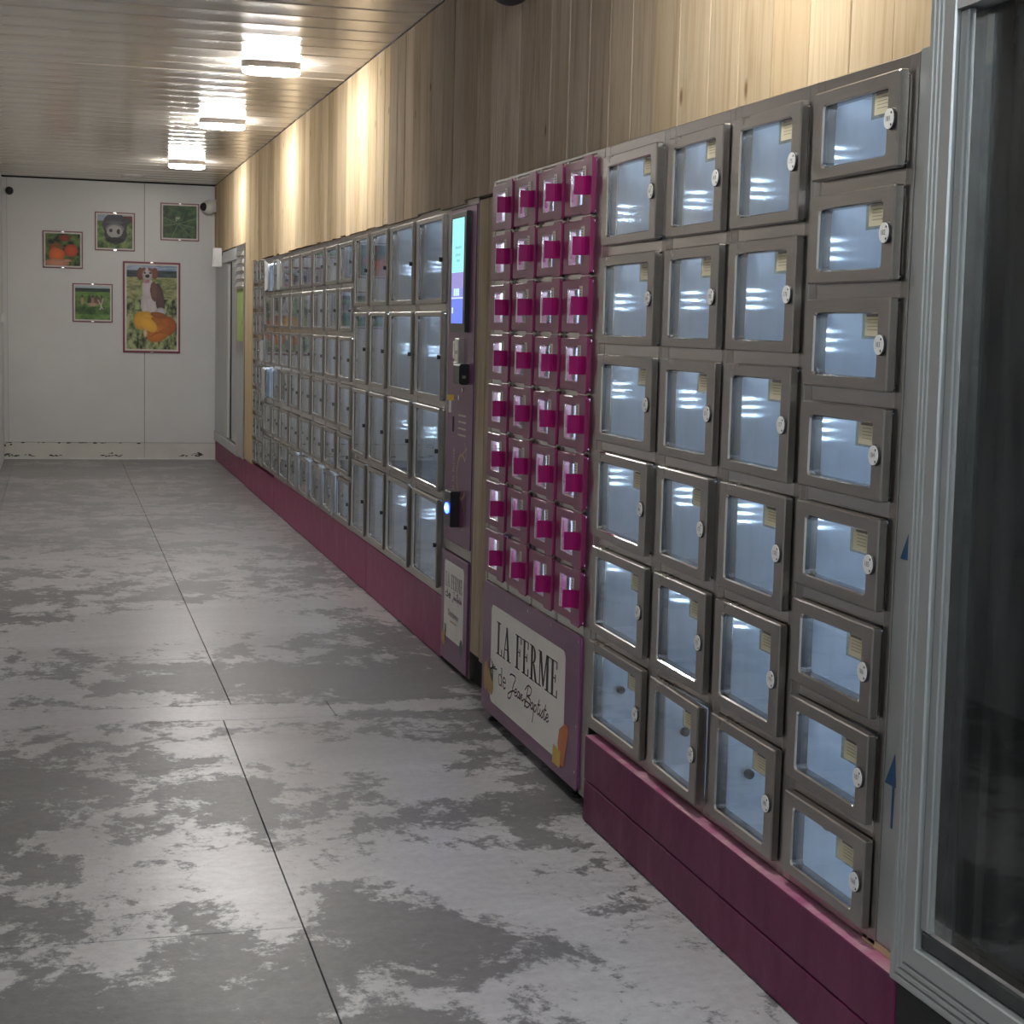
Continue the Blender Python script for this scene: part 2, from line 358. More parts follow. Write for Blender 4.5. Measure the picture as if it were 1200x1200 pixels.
# serif capitals in a unit-high box, as polygons (u right, v up)
def serif(ch):
    R = lambda a, b_, c, d: [(a, c), (b_, c), (b_, d), (a, d)]
    if ch == 'L': return 0.50, [R(.10, .22, 0, 1), R(.0, .34, .965, 1), R(0, .48, 0, .035), R(.44, .48, 0, .22)]
    if ch == 'A': return 0.66, [[(.06, 0), (.10, 0), (.33, 1), (.29, 1)], [(.42, 0), (.56, 0), (.35, 1), (.25, 1)], R(.15, .47, .30, .34), R(-.02, .2, 0, .035), R(.36, .66, 0, .035)]
    if ch == 'F': return 0.50, [R(.10, .22, 0, 1), R(0, .48, .965, 1), R(.44, .48, .78, 1), R(.2, .38, .50, .535), R(.35, .385, .40, .63), R(0, .34, 0, .035)]
    if ch == 'E': return 0.54, [R(.10, .22, 0, 1), R(0, .48, .965, 1), R(.44, .48, .78, 1), R(.2, .38, .50, .535), R(.35, .385, .40, .63), R(0, .50, 0, .035), R(.46, .50, 0, .22)]
    if ch == 'R':
        arc = [(.22+.22*math.sin(t), .745+.255*math.cos(t)) for t in np.linspace(0, PI, 9)]
        arc2 = [(.22+.11*math.sin(t), .745+.22*math.cos(t)) for t in np.linspace(PI, 0, 9)]
        return 0.58, [R(.10, .22, 0, 1), R(0, .24, .965, 1), arc+arc2, R(0, .33, 0, .035), [(.25, .50), (.36, .50), (.56, 0), (.43, 0)], R(.42, .62, 0, .035)]
    if ch == 'M': return 0.82, [R(.10, .145, 0, 1), R(.62, .75, 0, 1), [(.08, 1), (.23, 1), (.42, .12), (.36, .05)], [(.38, .05), (.42, .05), (.66, 1), (.60, 1)], R(0, .24, .965, 1), R(.6, .84, .965, 1), R(0, .24, 0, .035), R(.53, .84, 0, .035)]
    return 0.25, []
def serif_text(b, txt, u0, u1, v0, h, x, mi):
    tot = sum(serif(c)[0]+0.07 for c in txt)-0.07; k = (u1-u0)/tot; u = u0
    for c in txt:
        w_, P = serif(c)
        for p in P: b.add([(x, -(u+q[0]*k), v0+q[1]*h) for q in p], [tuple(range(len(p)))], mi)
        u += (w_+0.07)*k
SCRIPT = {   # rough brush script, unit x-height = 1
    'J': (1.5, [[(-.2, 2.3), (.3, 2.6), (1.4, 2.5), (1.0, 1.2), (.6, -.6), (.0, -1.1), (-.25, -.6), (.5, .1), (1.4, .6)]]),
    'e': (.75, [[(-.1, .4), (.5, .6), (.5, 1.0), (.15, .9), (.1, .2), (.4, 0), (.8, .35)]]),
    'a': (.85, [[(.6, .9), (.2, .9), (.05, .3), (.25, 0), (.55, .4), (.65, .95), (.6, .1), (.95, .3)]]),
    'n': (.9, [[(.0, .9), (.05, 0), (.3, .8), (.5, .9), (.5, .1), (.95, .35)]]),
    '-': (.6, [[(.05, .5), (.55, .55)]]),
    'B': (1.4, [[(.35, 2.6), (.1, .9), (-.15, -.5)], [(-.4, 1.9), (.3, 2.8), (1.2, 2.6), (1.0, 1.7), (.3, 1.3), (1.2, 1.1), (1.0, .1), (.3, -.3), (-.2, .1), (.3, .5), (1.4, .4)]]),
    'p': (.85, [[(.1, 1.0), (-.05, -1.7)], [(.05, .6), (.4, 1.0), (.65, .6), (.4, 0), (.1, .15)]]),
    't': (.6, [[(.3, 2.1), (.15, .3), (.35, 0), (.65, .35)], [(0, 1.3), (.6, 1.4)]]),
    'i': (.45, [[(.15, 1.0), (.12, .2), (.25, 0), (.5, .35)], [(.2, 1.5), (.22, 1.6)]]),
    's': (.6, [[(.0, .2), (.4, 1.1), (.5, .3), (.2, -.05), (.05, .15)]]),
}
def script_text(b, txt, u0, u1, v0, xh, wd, x, mi, shear=0.25):
    tot = sum(SCRIPT[c][0] for c in txt); k = (u1-u0)/tot; u = u0
    for c in txt:
        w_, P = SCRIPT[c]
        for p in P:
            q = spline([(u+px*k+py*xh*shear, v0+py*xh) for px, py in p], 5)
            stroke(b, q, wd, x, mi)
        u += w_*k

def picture(name, img, y_or_x, z0, w, h, axis, parent, pos, mat='print'):
    """flat print as a coloured grid; axis 'back' faces -y at y=pos, axis 'side' faces -x at x=pos. img[0] is the top row"""
    H, Wd = img.shape[:2]; us = np.linspace(0, w, Wd+1); vs = np.linspace(0, h, H+1)
    verts = []
    for j in range(H+1):
        for i in range(Wd+1):
            verts.append((y_or_x+us[i], pos, z0+h-vs[j]) if axis == 'back' else (pos, y_or_x-us[i], z0+h-vs[j]))
    f = [(j*(Wd+1)+i, (j+1)*(Wd+1)+i, (j+1)*(Wd+1)+i+1, j*(Wd+1)+i+1) for j in range(H) for i in range(Wd)]
    me = bpy.data.meshes.new(name); me.from_pydata(verts, [], f); me.materials.append(M[mat])
    at = me.color_attributes.new('print', 'FLOAT_COLOR', 'CORNER')
    c = np.ones((H*Wd, 4, 4), dtype=np.float32); c[:, :, :3] = img.reshape(-1, 1, 3); at.data.foreach_set('color', c.ravel())
    me.update(); return link(name, me, parent)

# ---------------------------------------------------------------- room shell
XW, XL, YB, YF, ZC = 1.692, -0.5, 18.13, -4.0, 2.935
# floor: bed plus slabs with open joints
fl = struct('floor', 'damp grey concrete floor slabs with open joints and pale patches')
b = MB().box(XL-.3, 2.4, YF-.3, YB+.3, -.14, -.012); link('slab_bed', b.mesh('slab_bed', ['joint']), fl)
def slab(xa, xb, y0, y1):
    """xa, xb: number or function of y giving the side joints"""
    fa = xa if callable(xa) else (lambda y, v=xa: v); fb = xb if callable(xb) else (lambda y, v=xb: v)
    j = 0.0013; c = .0015
    P = [(fa(y0)+j, y0+j), (fb(y0)-j, y0+j), (fb(y1)-j, y1-j), (fa(y1)+j, y1-j)]
    b = MB()
    Q = [(P[0][0]+c, P[0][1]+c), (P[1][0]-c, P[1][1]+c), (P[2][0]-c, P[2][1]-c), (P[3][0]+c, P[3][1]-c)]
    b.loops([[(p[0], p[1], -.012) for p in P], [(p[0], p[1], -c) for p in P], [(p[0], p[1], 0) for p in Q]], 0, False, True)
    return link('slab', b.mesh('slab', ['floor']), fl)
j1 = lambda y: .591+.0079*(y-3.376)
j2 = lambda y: .668+.0022*(y-6.43)
slab(XL, j1, YF, 3.967); slab(XL, j1, 3.967, 6.170); slab(j1, 1.74, YF, 6.170)
slab(XL, 1.045, 6.170, 6.430); slab(1.045, 1.74, 6.170, 6.430)
slab(XL, j2, 6.430, 7.345); slab(j2, 1.74, 6.430, 12.9); slab(XL, j2, 7.345, 12.9)
slab(-.40, j2, 12.9, YB); slab(j2, 1.74, 12.9, YB); slab(XL, -.40, 12.9, YB)

# back wall: sandwich panels, plinth
wb = struct('wall_back', 'white panelled end wall with cream plinth')
b = MB().box(XL-.3, 2.4, YB+.02, YB+.1, -.1, 3.1); link('wall_core', b.mesh('wall_core', ['dark']), wb)
for x0, x1 in ((XL, XL+.045), (XL+.047, .943), (.948, 1.75)):
    b = MB().box(x0, x1, YB, YB+.03, .18, 2.93); link('wall_panel', b.mesh('wall_panel', ['white_wall']), wb)
for x0, x1 in ((XL, .943), (.946, 1.75)):
    b = MB().box(x0, x1, YB-.004, YB+.03, .0, .176); link('plinth_board', b.mesh('plinth_board', ['cream']), wb)
b = MB()
for x0, x1, z0, z1, n in ((-.5, -.2, .028, .058, 14), (-.05, .12, .03, .042, 9), (.50, .75, .030, .045, 12), (.58, .62, .055, .072, 4), (1.33, 1.52, .028, .05, 10), (1.46, 1.55, .045, .075, 7), (-.5, -.42, .14, .18, 7), (-.42, .94, .172, .176, 16)):
    for i in range(n):
        cx = random.uniform(x0, x1); cz = random.uniform(z0, z1); rx = random.uniform(.008, .03); rz = random.uniform(.002, .008)
        P = [(cx+rx*math.cos(t)*random.uniform(.7, 1.2), cz+rz*math.sin(t)*random.uniform(.6, 1.3)) for t in np.linspace(0, 2*PI, 9)[:-1]]
        b.add([(p[0], YB-.0045, max(.004, p[1])) for p in P], [tuple(range(8))], 0)
o = link('chipped_paint', b.mesh('chipped_paint', ['ink']), wb); o['kind'] = 'stuff'
o['label'] = 'dark chips along the foot of the plinth'
b = MB().box(XL, 1.69, YB-.012, YB-.004, 0, .012); link('floor_bead', b.mesh('floor_bead', ['white']), wb)
# left wall, wall behind the camera, backing of the right wall
wl = struct('wall_left', 'white panelled wall left of the camera')
yy = YF
while yy < YB-.05:
    y2 = min(yy+1.15, YB-.02); b = MB().box(XL-.06, XL, yy+.003, y2, 0.0, 2.93); link('wall_panel', b.mesh('wall_panel', ['white_wall']), wl); yy = y2
b = MB().box(XL-.12, XL-.055, YF, YB+.02, -.05, 3.0); link('wall_core', b.mesh('wall_core', ['dark']), wl)
b = MB().box(XL, XL+.03, 17.55, 17.63, 1.44, 1.52).box(XL+.03, XL+.036, 17.575, 17.605, 1.46, 1.50)
o = link('wall_switch', b.mesh('wall_switch', ['white'])); tag(o, 'small white switch box on the left wall at the edge of the picture', 'switch')
b = MB().box(XL-.1, 2.4, YF-.1, YF, -.05, 3.0); struct('wall_front', 'plain wall behind the camera', b.mesh('wall_front', ['white_wall']))

# ceiling slats
ce = struct('ceiling', 'beige lacquered slat ceiling running across the passage')
b = MB().box(XL-.1, 2.4, YF-.1, YB+.1, ZC+.03, ZC+.10); link('ceiling_deck', b.mesh('ceiling_deck', ['dark']), ce)
P = .2785; wS = P-.006
prof = [(0.0, .016), (0.003, .004), (.010, .0), (wS*.30, .0012), (wS*.5, .0018), (wS*.7, .0012), (wS-.010, .0), (wS-.003, .004), (wS, .016)]
b = MB(); xa, xb = XL, 1.70
b.add([(x, p[0], p[1]) for x in (xa, xb) for p in prof], [(i, i+1, i+1+len(prof), i+len(prof)) for i in range(len(prof)-1)], 0)
b.add([(xa, 0, .016), (xa, wS, .016), (xb, wS, .016), (xb, 0, .016)], [(0, 1, 2, 3)], 0)
slat_me = b.mesh('slat', ['ceiling'])
k0 = -43
for i in range(k0, 36):
    y = 8.228+.004+i*P
    if y+wS > YB: break
    link('slat', slat_me, ce, (0, y, ZC+random.uniform(-.0012, .0012)), (random.uniform(-.004, .004), 0, 0))
b = MB().box(1.675, 1.70, YF, YB, ZC-.004, ZC+.02); o = struct('trim_1', 'thin dark shadow line where the ceiling meets the timber wall', b.mesh('trim', ['dark']))

# right wall: backing + vertical planks
wr = struct('wall_right', 'pine clad wall above the lockers')
b = MB().box(1.716, 1.80, YF, YB, 2.40, 2.96); link('wall_core', b.mesh('wall_core', ['dark']), wr)
b = MB().box(2.2, 2.3, YF, YB, -.05, 3.0); struct('wall_rear', 'hidden wall behind the lockers', b.mesh('wall_rear', ['dark']))
tp = struct('trim_3', 'pale timber boards filling the gaps between the machines down to the base boards')
def plank(y0, y1, z0, z1, mat, x=1.68, parent=None):
    gq = random.choice([.003, .004, .006, .009, .014] if 'wood' != mat else [.0015, .002, .003, .006]); xo = x+random.uniform(-.0015, .0015); c = .002
    b = MB(); x1 = 1.715
    w_ = y1-y0-gq; h = z1-z0
    O = [(0, 0), (w_, 0), (w_, h), (0, h)]; I = [(c, 0), (w_-c, 0), (w_-c, h), (c, h)]
    b.loops([[(x1-xo, p[0], p[1]) for p in O], [(c, p[0], p[1]) for p in O], [(0, p[0], p[1]) for p in I]], 0, True, True)
    return link('plank', b.mesh('plank', [mat]), parent or wr, (xo, y0+gq/2, z0))
seams = [2.0, 2.2, 2.38, 2.575, 2.775, 2.97, 3.168, 3.365, 3.570, 3.774, 3.977, 4.177, 4.396, 4.587, 4.794, 5.0, 5.21, 5.43, 5.64, 5.84, 6.05, 6.25, 6.46, 6.66, 6.87]
y = 6.87
while y < 15.05: y += random.choice([.13, .15, .19, .21, .24, .27]); seams.append(y)
seams[-1] = 15.10
for a, c in zip(seams[:-1], seams[1:]):
    mid = (a+c)/2
    mt = 'wood' if mid < 4.6 else 'wood_mid' if mid < 5.1 else 'wood_grey' if mid < 7.6 else 'wood_mid' if mid < 8.5 else 'wood'  # greyer, darker plank tone along the middle of the wall
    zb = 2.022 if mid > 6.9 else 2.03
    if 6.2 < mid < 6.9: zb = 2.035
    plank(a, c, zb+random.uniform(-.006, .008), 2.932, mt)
y = 15.10
while y < YB-.1:
    y2 = min(y+random.choice([.19, .22, .26]), YB); plank(y, y2, 2.21, 2.932, 'wood'); y = y2
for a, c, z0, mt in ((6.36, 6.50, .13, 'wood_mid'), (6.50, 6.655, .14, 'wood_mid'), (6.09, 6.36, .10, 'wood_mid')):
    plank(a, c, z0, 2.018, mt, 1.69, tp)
for a, c in ((14.50, 14.80), (14.80, 15.10)): plank(a, c, .262, 2.932 if a > 14.6 else 2.03, 'wood', 1.677, tp)

# plum base boards
br = struct('baseboard_right', 'plum painted boards along the foot of the lockers')
def board(x0, x1, y0, y1, z0, z1, mat, c=.003, top=None):
    b = MB().cbox(x0, x1, y0+.001, y1-.001, z0, z1, c, 0)
    if top: b.box(x0+.001, x1, y0+.002, y1-.002, z1, z1+.0012, 1)
    return link('board', b.mesh('board', [mat]+([top] if top else [])), br)
board(1.692, 1.72, 7.19, 9.07, .003, .286, 'purple_paint'); board(1.692, 1.72, 9.073, 13.10, .003, .284, 'purple_paint')
board(1.692, 1.72, 13.10, 15.10, .003, .262, 'purple_paint'); board(1.70, 1.73, 15.10, YB, .003, .222, 'purple_paint')
board(1.565, 1.62, 2.755, 4.70, .003, .128, 'purple_wood'); board(1.565, 1.62, 2.755, 4.70, .131, .266, 'purple_wood', .003, 'lit_edge')
b = MB().box(1.60, 1.68, 2.755, 2.96, .268, .282); link('timber_shim', b.mesh('timber_shim', ['raw_wood']), br)
b = MB().box(1.72, 1.74, 6.1, 7.18, 0, .2).box(1.75, 1.76, 4.7, 6.2, 0, .2); link('dark_backing', b.mesh('dark_backing', ['dark']), tp)

# ---------------------------------------------------------------- ceiling lamps
def stadium(cx, cy, L, Wd, n=8):
    r = Wd/2; P = []
    for sx, a0 in ((1, -90), (-1, 90)):
        for i in range(n+1):
            t = math.radians(a0+180*i/n); P.append((cx+sx*(L/2-r)+r*math.cos(t), cy+r*math.sin(t)))
    return P
def make_lamp(loc, label, mat='lamp'):
    r = root('ceiling_light', loc, label, 'lamp', 'oval lamps along the ceiling')
    if ('lamp', mat) not in _cache:
        b = MB(); Pb = stadium(0, 0, .325, .125)
        b.loops([[(p[0], p[1], .055) for p in Pb], [(p[0], p[1], .020) for p in Pb]], 0, True, True); hb = b.mesh('lamp_base', ['lamp_body'])
        b = MB(); L = []
        for s_, z in ((.97, .020), (1, .012), (.97, -.002), (.85, -.010), (.60, -.014)):
            L.append([(p[0], p[1], z) for p in stadium(0, 0, .325-(1-s_)*.22, .115*s_)])
        b.loops(L, 0, True, True); _cache[('lamp', mat)] = (hb, b.mesh('diffuser', [mat]))
    hb, db = _cache[('lamp', mat)]
    link('lamp_base', hb, r); link('diffuser', db, r)
    return r
for y, lb, mt in ((9.41, 'lit white oval ceiling lamp, nearest of the three in view', 'lamp'), (12.17, 'lit white oval ceiling lamp, middle of the three in view', 'lamp'),
                  (15.45, 'lit white oval ceiling lamp, farthest of the three, near the end wall', 'lamp'),
                  (3.55, 'oval ceiling lamp out of view above the near lockers', 'lamp'), (.6, 'oval ceiling lamp out of view above the camera', 'lamp_cool'), (-2.3, 'oval ceiling lamp out of view behind the camera', 'lamp_cool')):
    make_lamp((1.18, y, ZC-.055), lb, mt)
for tx, ty, lb in ((.15, -.6, 'long cool tube light out of view just behind the camera'), (.15, -2.6, 'long cool tube light out of view at the rear of the passage')):
    r = root('tube_light', (tx, ty, ZC-.06), lb, 'lamp', 'tube lights behind the camera')
    b = MB().box(-.05, .05, -.62, .62, .01, .055); link('lamp_base', b.mesh('lamp_base', ['lamp_body']), r)
    b = MB(); n = 10; b.loops([[(.018*math.cos(2*PI*i/n), yv, -.012+.018*math.sin(2*PI*i/n)) for i in range(n)] for yv in (-.6, .6)], 0, True, True); link('tube', b.mesh('tube', ['lamp_cool']), r)
b = MB(); n = 24
b.loops([[(.11*math.cos(2*PI*i/n)*s, .11*math.sin(2*PI*i/n)*s, z) for i in range(n)] for s, z in ((1, .012), (1, .0), (.9, -.008), (.55, -.011))], 0, True, True)
o = link('ceiling_vent', b.mesh('ceiling_vent', ['lamp_body'], True), None, (.783, 17.25, ZC-.008)); tag(o, 'flat round unlit disc on the ceiling near the end wall', 'vent')

# ---------------------------------------------------------------- locker cabinets
ORD = ['first', 'second', 'third', 'fourth', 'fifth', 'sixth', 'seventh', 'eighth']
def cabinet(name, y0, y1, dy0, dy1, z0, z1, rows, xf, label, group, style, numbers=None, ajar=None, cat='locker', depth=.40):
    """rows: list of (zlo, zhi) of doors, top first.  y1 is the far side (left in view)"""
    r = root(name, (xf, (y0+y1)/2, z0), label, cat, group); ox, oy, oz = xf, (y0+y1)/2, z0
    Y = lambda v: v-oy
    Z = lambda v: v-oz
    inner = 'white_in' if style == 'plum' else 'inside'
    b = MB()
    # stiles, top & bottom rails, mid rails (slightly recessed)
    fl_ = .008
    sl, sr = dy1-fl_, dy0+fl_
    b.cbox(0, .03, Y(y0)+.0008, Y(sr), 0, Z(z1), .0015); b.cbox(0, .03, Y(sl), Y(y1)-.0008, 0, Z(z1), .0015)
    b.box(.03, depth+.03, Y(y0)+.001, Y(y0)+.004, 0, Z(z1), 0); b.box(.03, depth+.03, Y(y1)-.004, Y(y1)-.001, 0, Z(z1), 0)
    b.box(.03, depth+.03, Y(y0)+.004, Y(y1)-.004, Z(z1)-.003, Z(z1), 0); b.box(.03, depth+.03, Y(y0)+.004, Y(y1)-.004, 0, .003, 0)
    b.box(depth+.027, depth+.03, Y(y0)+.004, Y(y1)-.004, .003, Z(z1)-.003, 0)
    tops = [z1]+[lo+fl_ for lo, hi in rows]; bots = [hi-fl_ for lo, hi in rows]+[z0]
    for i, (hi_, lo_) in enumerate(zip(tops, bots)):
        b.cbox(.0015 if 0 < i < len(rows) else 0, .03, Y(sr)+.0002, Y(sl)-.0002, Z(lo_), Z(hi_), .002, 1 if 0 < i < len(rows) else 0)
    for lo, hi in rows:
        b.inbox(.012, depth+.012, Y(sr)-.004, Y(sl)+.004, Z(lo+fl_)-.003, Z(hi-fl_)+.003, 2)
    body = link('cabinet_body', b.mesh('cabinet_body', ['steel', 'steel_rail', inner], recalc=False), r)
    # light modules on the near side wall of each compartment
    b = MB()
    for lo, hi in rows:
        zm = Z((lo+hi)/2)+.005; yn = Y(sr)-.004
        if style == 'plum':
            b.box(.05, .34, yn+.001, yn+.004, zm+.055, zm+.066, 1)
            b.box(.10, .26, yn+.001, yn+.004, Z(lo)+.02, Z(lo)+.03, 1)
        else:
            b.box(.19, .235, yn, yn+.004, zm-.04, zm+.04, 0)
            for dz in (-.022, 0, .022): b.add([(.204, yn+.0045, zm+dz-.0028), (.222, yn+.0045, zm+dz-.0028), (.222, yn+.0045, zm+dz+.0028), (.204, yn+.0045, zm+dz+.0028)], [(0, 3, 2, 1)], 1)
            zt = Z(hi-fl_); b.add([(.036, Y(sr)+.13, zt-.006), (.036, Y(sl)-.03, zt-.006), (.036, Y(sl)-.03, zt+.002), (.036, Y(sr)+.13, zt+.002)], [(0, 1, 2, 3)], 2)  # unseen strip behind the top rail, added to brighten the compartment
    link('light_strip', b.mesh('light_strip', ['white', 'led', 'led_fill']), r)
    for i, (lo, hi) in enumerate(rows):
        w_, h = dy1-dy0, hi-lo
        ml_, mr_, mt_, mb_ = (.045, .045, .028, .024) if style == 'near' else (.050, .024, .020, .020) if style == 'far' else (.030, .022, .02, .02)
        ang = (ajar or {}).get(i, random.uniform(.2, 1.2) if style != 'near' else random.uniform(.5, 2.2))*(.42 if style == 'near' else 1)
        if style == 'plum':
            plum_door(r, Y(dy1), Z(lo), w_, h, i, numbers[i] if numbers else ''); continue
        d = link('door', ring_mesh(w_, h, ml_, mr_, mt_, mb_, .016 if style != 'near' else .018, .010 if h < .3 else .014), r, (-.001, Y(dy1), Z(lo)), (0, 0, -math.radians(ang)))
        link('pane', pane_mesh(w_, h, ml_, mr_, mt_, mb_), d)
        if style == 'near':
            num = numbers[i]; b = MB(); yc = -w_+.026; zc = h/2
            b.disc(-.0235, -.018, yc, zc, .0215, 1); b.disc(-.0250, -.0235, yc, zc, .0200, 0)
            add_text(b, str(num), .0145, -.0252, yc+.003, zc, 1, 1.0)
            for dz in (.011, -.012): b.disc(-.0254, -.0250, yc-.010, zc+dz, .0026, 1, 8)
            link('number_tag', b.mesh('number_tag', ['tag', 'ink']), d)
            yc = -w_+mr_+.048; zt = h-mt_-.002; jt = random.uniform(-.008, .006)
            b = MB().box(-.0050, -.0045, yc-.046, yc+.052+jt, zt-.052, zt+.001, 3)
            b.box(-.0095, -.0091, yc-.040, yc+.030+jt, zt-.046, zt-.004, 0)
            for q in range(4): b.box(-.0097, -.0096, yc-.028+random.uniform(-.004, .004), yc+.014, zt-.014-q*.0068, zt-.0122-q*.0068, 1)
            b.box(-.0097, -.0096, yc-.030, yc+.020, zt-.0075, zt-.001, 2)
            link('paper_label', b.mesh('paper_label', ['paper', 'paper_ink', 'steel_dark', 'tape']), d)
        elif style in ('far', 'small'):
            b = MB().disc(-.024, -.016, -w_+.007, h*.49, .010, 0, 10, .006).box(-.030, -.024, -w_+.006, -w_+.012, h*.49-.010, h*.49+.010, 0)
            link('lock', b.mesh('lock', ['black_plastic' if h > .3 else 'steel_dark']), d)
        if lo < z0+.06 and style == 'near':
            b = MB().disc(-.002, .012, 0, 0, .012, 0, 12)
            o = link('drain_plug', b.mesh('drain_plug', ['gasket']), r, (.085, Y(sl)-.004, Z(lo)+.10), (0, 0, -PI/2))
    return r

def plum_door(r, yh, zl, w_, h, i, num):
    d = link('door', ring_mesh(w_-.004, h, .060, .086, .027, .027, .010, .004, 'magenta'), r, (-.001, yh, zl))
    if 'plum' not in _cache:
        # raised strip on the near third, rounded outer corners
        b = MB(); c = .0015; Pp = rrect(-w_-.002, -w_+.090, -.006, h+.008, .014, 5); P2 = rrect(-w_-.002+c, -w_+.090-c, -.006+c, h+.008-c, .013, 5)
        b.loops([at_x(Pp, -.010), at_x(Pp, -.0135), at_x(P2, -.015)], 0, True, True); pl_ = b.mesh('lock_strip', ['magenta'])
        # bent tab
        y0 = -w_+.044; t = .003; zz0, zz1 = .054, .111
        prof = [(-.015, y0-.034), (-.017, y0-.022), (-.021, y0-.010), (-.028, y0-.003), (-.056, y0+.002)]
        prof2 = [(-.056, y0+.002+t), (-.027, y0-.003+t), (-.0185, y0-.010+t), (-.014, y0-.020), (-.0125, y0-.034)]
        b = MB().prism(prof+prof2, 2, zz0, zz1, 0); tb = b.mesh('pull_tab', ['magenta_pure'])
        b = MB().box(-.0166, -.015, -w_+.060, -w_+.086, h-.056, h-.022, 0)
        for q in range(3): b.box(-.0169, -.0166, -w_+.064, -w_+.082, h-.032-q*.008, h-.030-q*.008, 1)
        nb = b.mesh('number_plate', ['beige', 'ink'])
        _cache['plum'] = (pl_, tb, nb)
    pl_, tb, nb = _cache['plum']
    link('lock_strip', pl_, d); link('pull_tab', tb, d); link('number_plate', nb, d)
    link('pane', pane_mesh(w_-.004, h, .060, .086, .027, .027), d)

R8 = [(.299+.2187*k, .299+.2187*k+.186) for k in range(7, -1, -1)]; R8 = [(lo, min(hi+.0, lo+.186)) for lo, hi in R8]
R6 = [(.298+.2905*k, .298+.2905*k+.260) for k in range(5, -1, -1)]
near = [(2.905, 3.345, 2.930, 3.318, R8, list(range(181, 189)), {0: 2.6, 1: 2.2, 2: 2.0, 3: 2.0, 4: 2.0, 5: 2.4, 6: 2.2, 7: .7}, 'near steel locker column with eight small glazed doors, beside the aluminium framed machine'),
        (3.345, 3.790, 3.372, 3.760, R6, list(range(175, 181)), {0: 1.8, 1: 1.5, 2: 1.5, 3: 1.2, 4: 1.0, 5: .8}, 'near steel locker column of six glazed doors, directly left of the eight-door column'),
        (3.790, 4.235, 3.815, 4.200, R6, list(range(169, 175)), {0: 1.0, 1: 1.4, 2: .8, 3: 3.2, 4: 1.4, 5: 4.2}, 'near steel locker column of six glazed doors, second left of the eight-door column'),
        (4.235, 4.775, 4.262, 4.740, R6, list(range(163, 169)), {0: 2.2, 1: 1.8, 2: .6, 3: 2.2, 4: 1.2, 5: .6}, 'near steel locker column of six glazed doors, right beside the plum vending machine')]
for a0, a1, d0, d1, rows, nums, aj, lb in near:
    cabinet('locker_cabinet', a0, a1, d0, d1, .272, 2.045, rows, 1.60, lb, 'near locker columns', 'near', nums, aj)
R4 = [(1.603, 1.997), (1.168, 1.568), (.757, 1.134), (.319, .721)]
sF1 = [7.19, 7.832, 8.481, 9.021, 9.53]
for k in range(4):
    a0, a1 = sF1[k], sF1[k+1]
    cabinet('locker_cabinet', a0, a1, a0+.028, a1-.032, .288, 2.030, R4, XW, 'steel locker column with four tall glazed doors, %s left of the payment terminal' % ORD[k], 'tall-door locker columns', 'far', cat='locker')
R6f = [(1.745, 1.982), (1.456, 1.714), (1.165, 1.425), (.884, 1.140), (.608, .842), (.318, .575)]
sF2 = [9.53, 10.052, 10.572, 11.097, 11.659, 12.183, 12.731, 13.191, 13.735]
for k in range(8):
    a0, a1 = sF2[k], sF2[k+1]; aj = {}
    if k == 7: aj = {0: 7, 3: 9}
    if k == 6: aj = {0: 3}
    if k == 1: aj = {5: 3}
    if k == 2: aj = {5: 3, 4: 1}
    if k in (3, 4): aj = {5: 3}
    cabinet('locker_cabinet', a0, a1, a0+.025, a1-.028, .286, 2.022, R6f, XW, 'steel locker column with six glazed doors, %s beyond the tall-door columns' % ORD[k], 'six-door locker columns in the far row', 'far', ajar=aj)
sF3 = [13.735, 14.02, 14.27, 14.495]
for k in range(3):
    a0, a1 = sF3[k], sF3[k+1]
    cabinet('locker_cabinet', a0, a1, a0+.02, a1-.02, .286, 2.022, R8, XW, 'narrow steel locker column with eight small doors, %s before the pale timber post' % ['third', 'second', 'first'][k], 'narrow locker columns at the far end', 'small', ajar={3: 6} if k == 0 else {})

# ---------------------------------------------------------------- plum vending machine (32 doors + logo panel)
vm = root('vending_machine', (1.60, 5.44, .0), 'plum vending machine of thirty-two small magenta doors over a printed farm shop panel', 'vending machine')
OY = 5.44
def V(y): return y-OY
b = MB()
pc = .3045; ys = [4.845+pc*k for k in range(5)]; rw = [(.575+.1834*k, .575+.1834*k+.166) for k in range(7, -1, -1)]
b.cbox(0, .04, V(4.782), V(4.8575), .035, 2.046, .003); b.cbox(0, .04, V(6.048), V(6.078), .035, 2.046, .003)
b.box(.04, .55, V(4.782), V(4.786), .035, 2.046); b.box(.04, .55, V(6.072), V(6.076), .035, 2.046); b.box(.04, .55, V(4.786), V(6.072), 2.043, 2.046)
b.box(.04, .55, V(4.786), V(6.072), .045, .05); b.box(.545, .55, V(4.786), V(6.072), .05, 2.043)
b.cbox(0, .04, V(4.848), V(6.060), 2.036, 2.046, .002)
for k in range(1, 4): b.cbox(0, .04, V(ys[k]-.012), V(ys[k]+.012), .545, 2.036, .002)
for k in range(4):
    for i in range(9):
        zt = 2.036 if i == 0 else rw[i-1][0]+.004; zb = rw[i][1]-.004 if i < 8 else .536
        b.cbox(.002, .04, V(ys[k]+.0122), V(ys[k+1]-.0122), zb, zt, .003, 1)
    for lo, hi in rw: b.inbox(.012, .38, V(ys[k]+.012), V(ys[k+1]-.012), lo+.003, hi-.003, 2)
link('cabinet_body', b.mesh('cabinet_body', ['steel', 'steel_rail', 'white_in'], recalc=False), vm)
b = MB()
for k in range(4):
    for lo, hi in rw:
        ya = V(ys[k]+.0125); b.add([(.03, ya, hi-.045), (.30, ya, hi-.045), (.30, ya, hi-.02), (.03, ya, hi-.02)], [(0, 3, 2, 1)], 0)
link('light_strip', b.mesh('light_strip', ['led_violet']), vm)
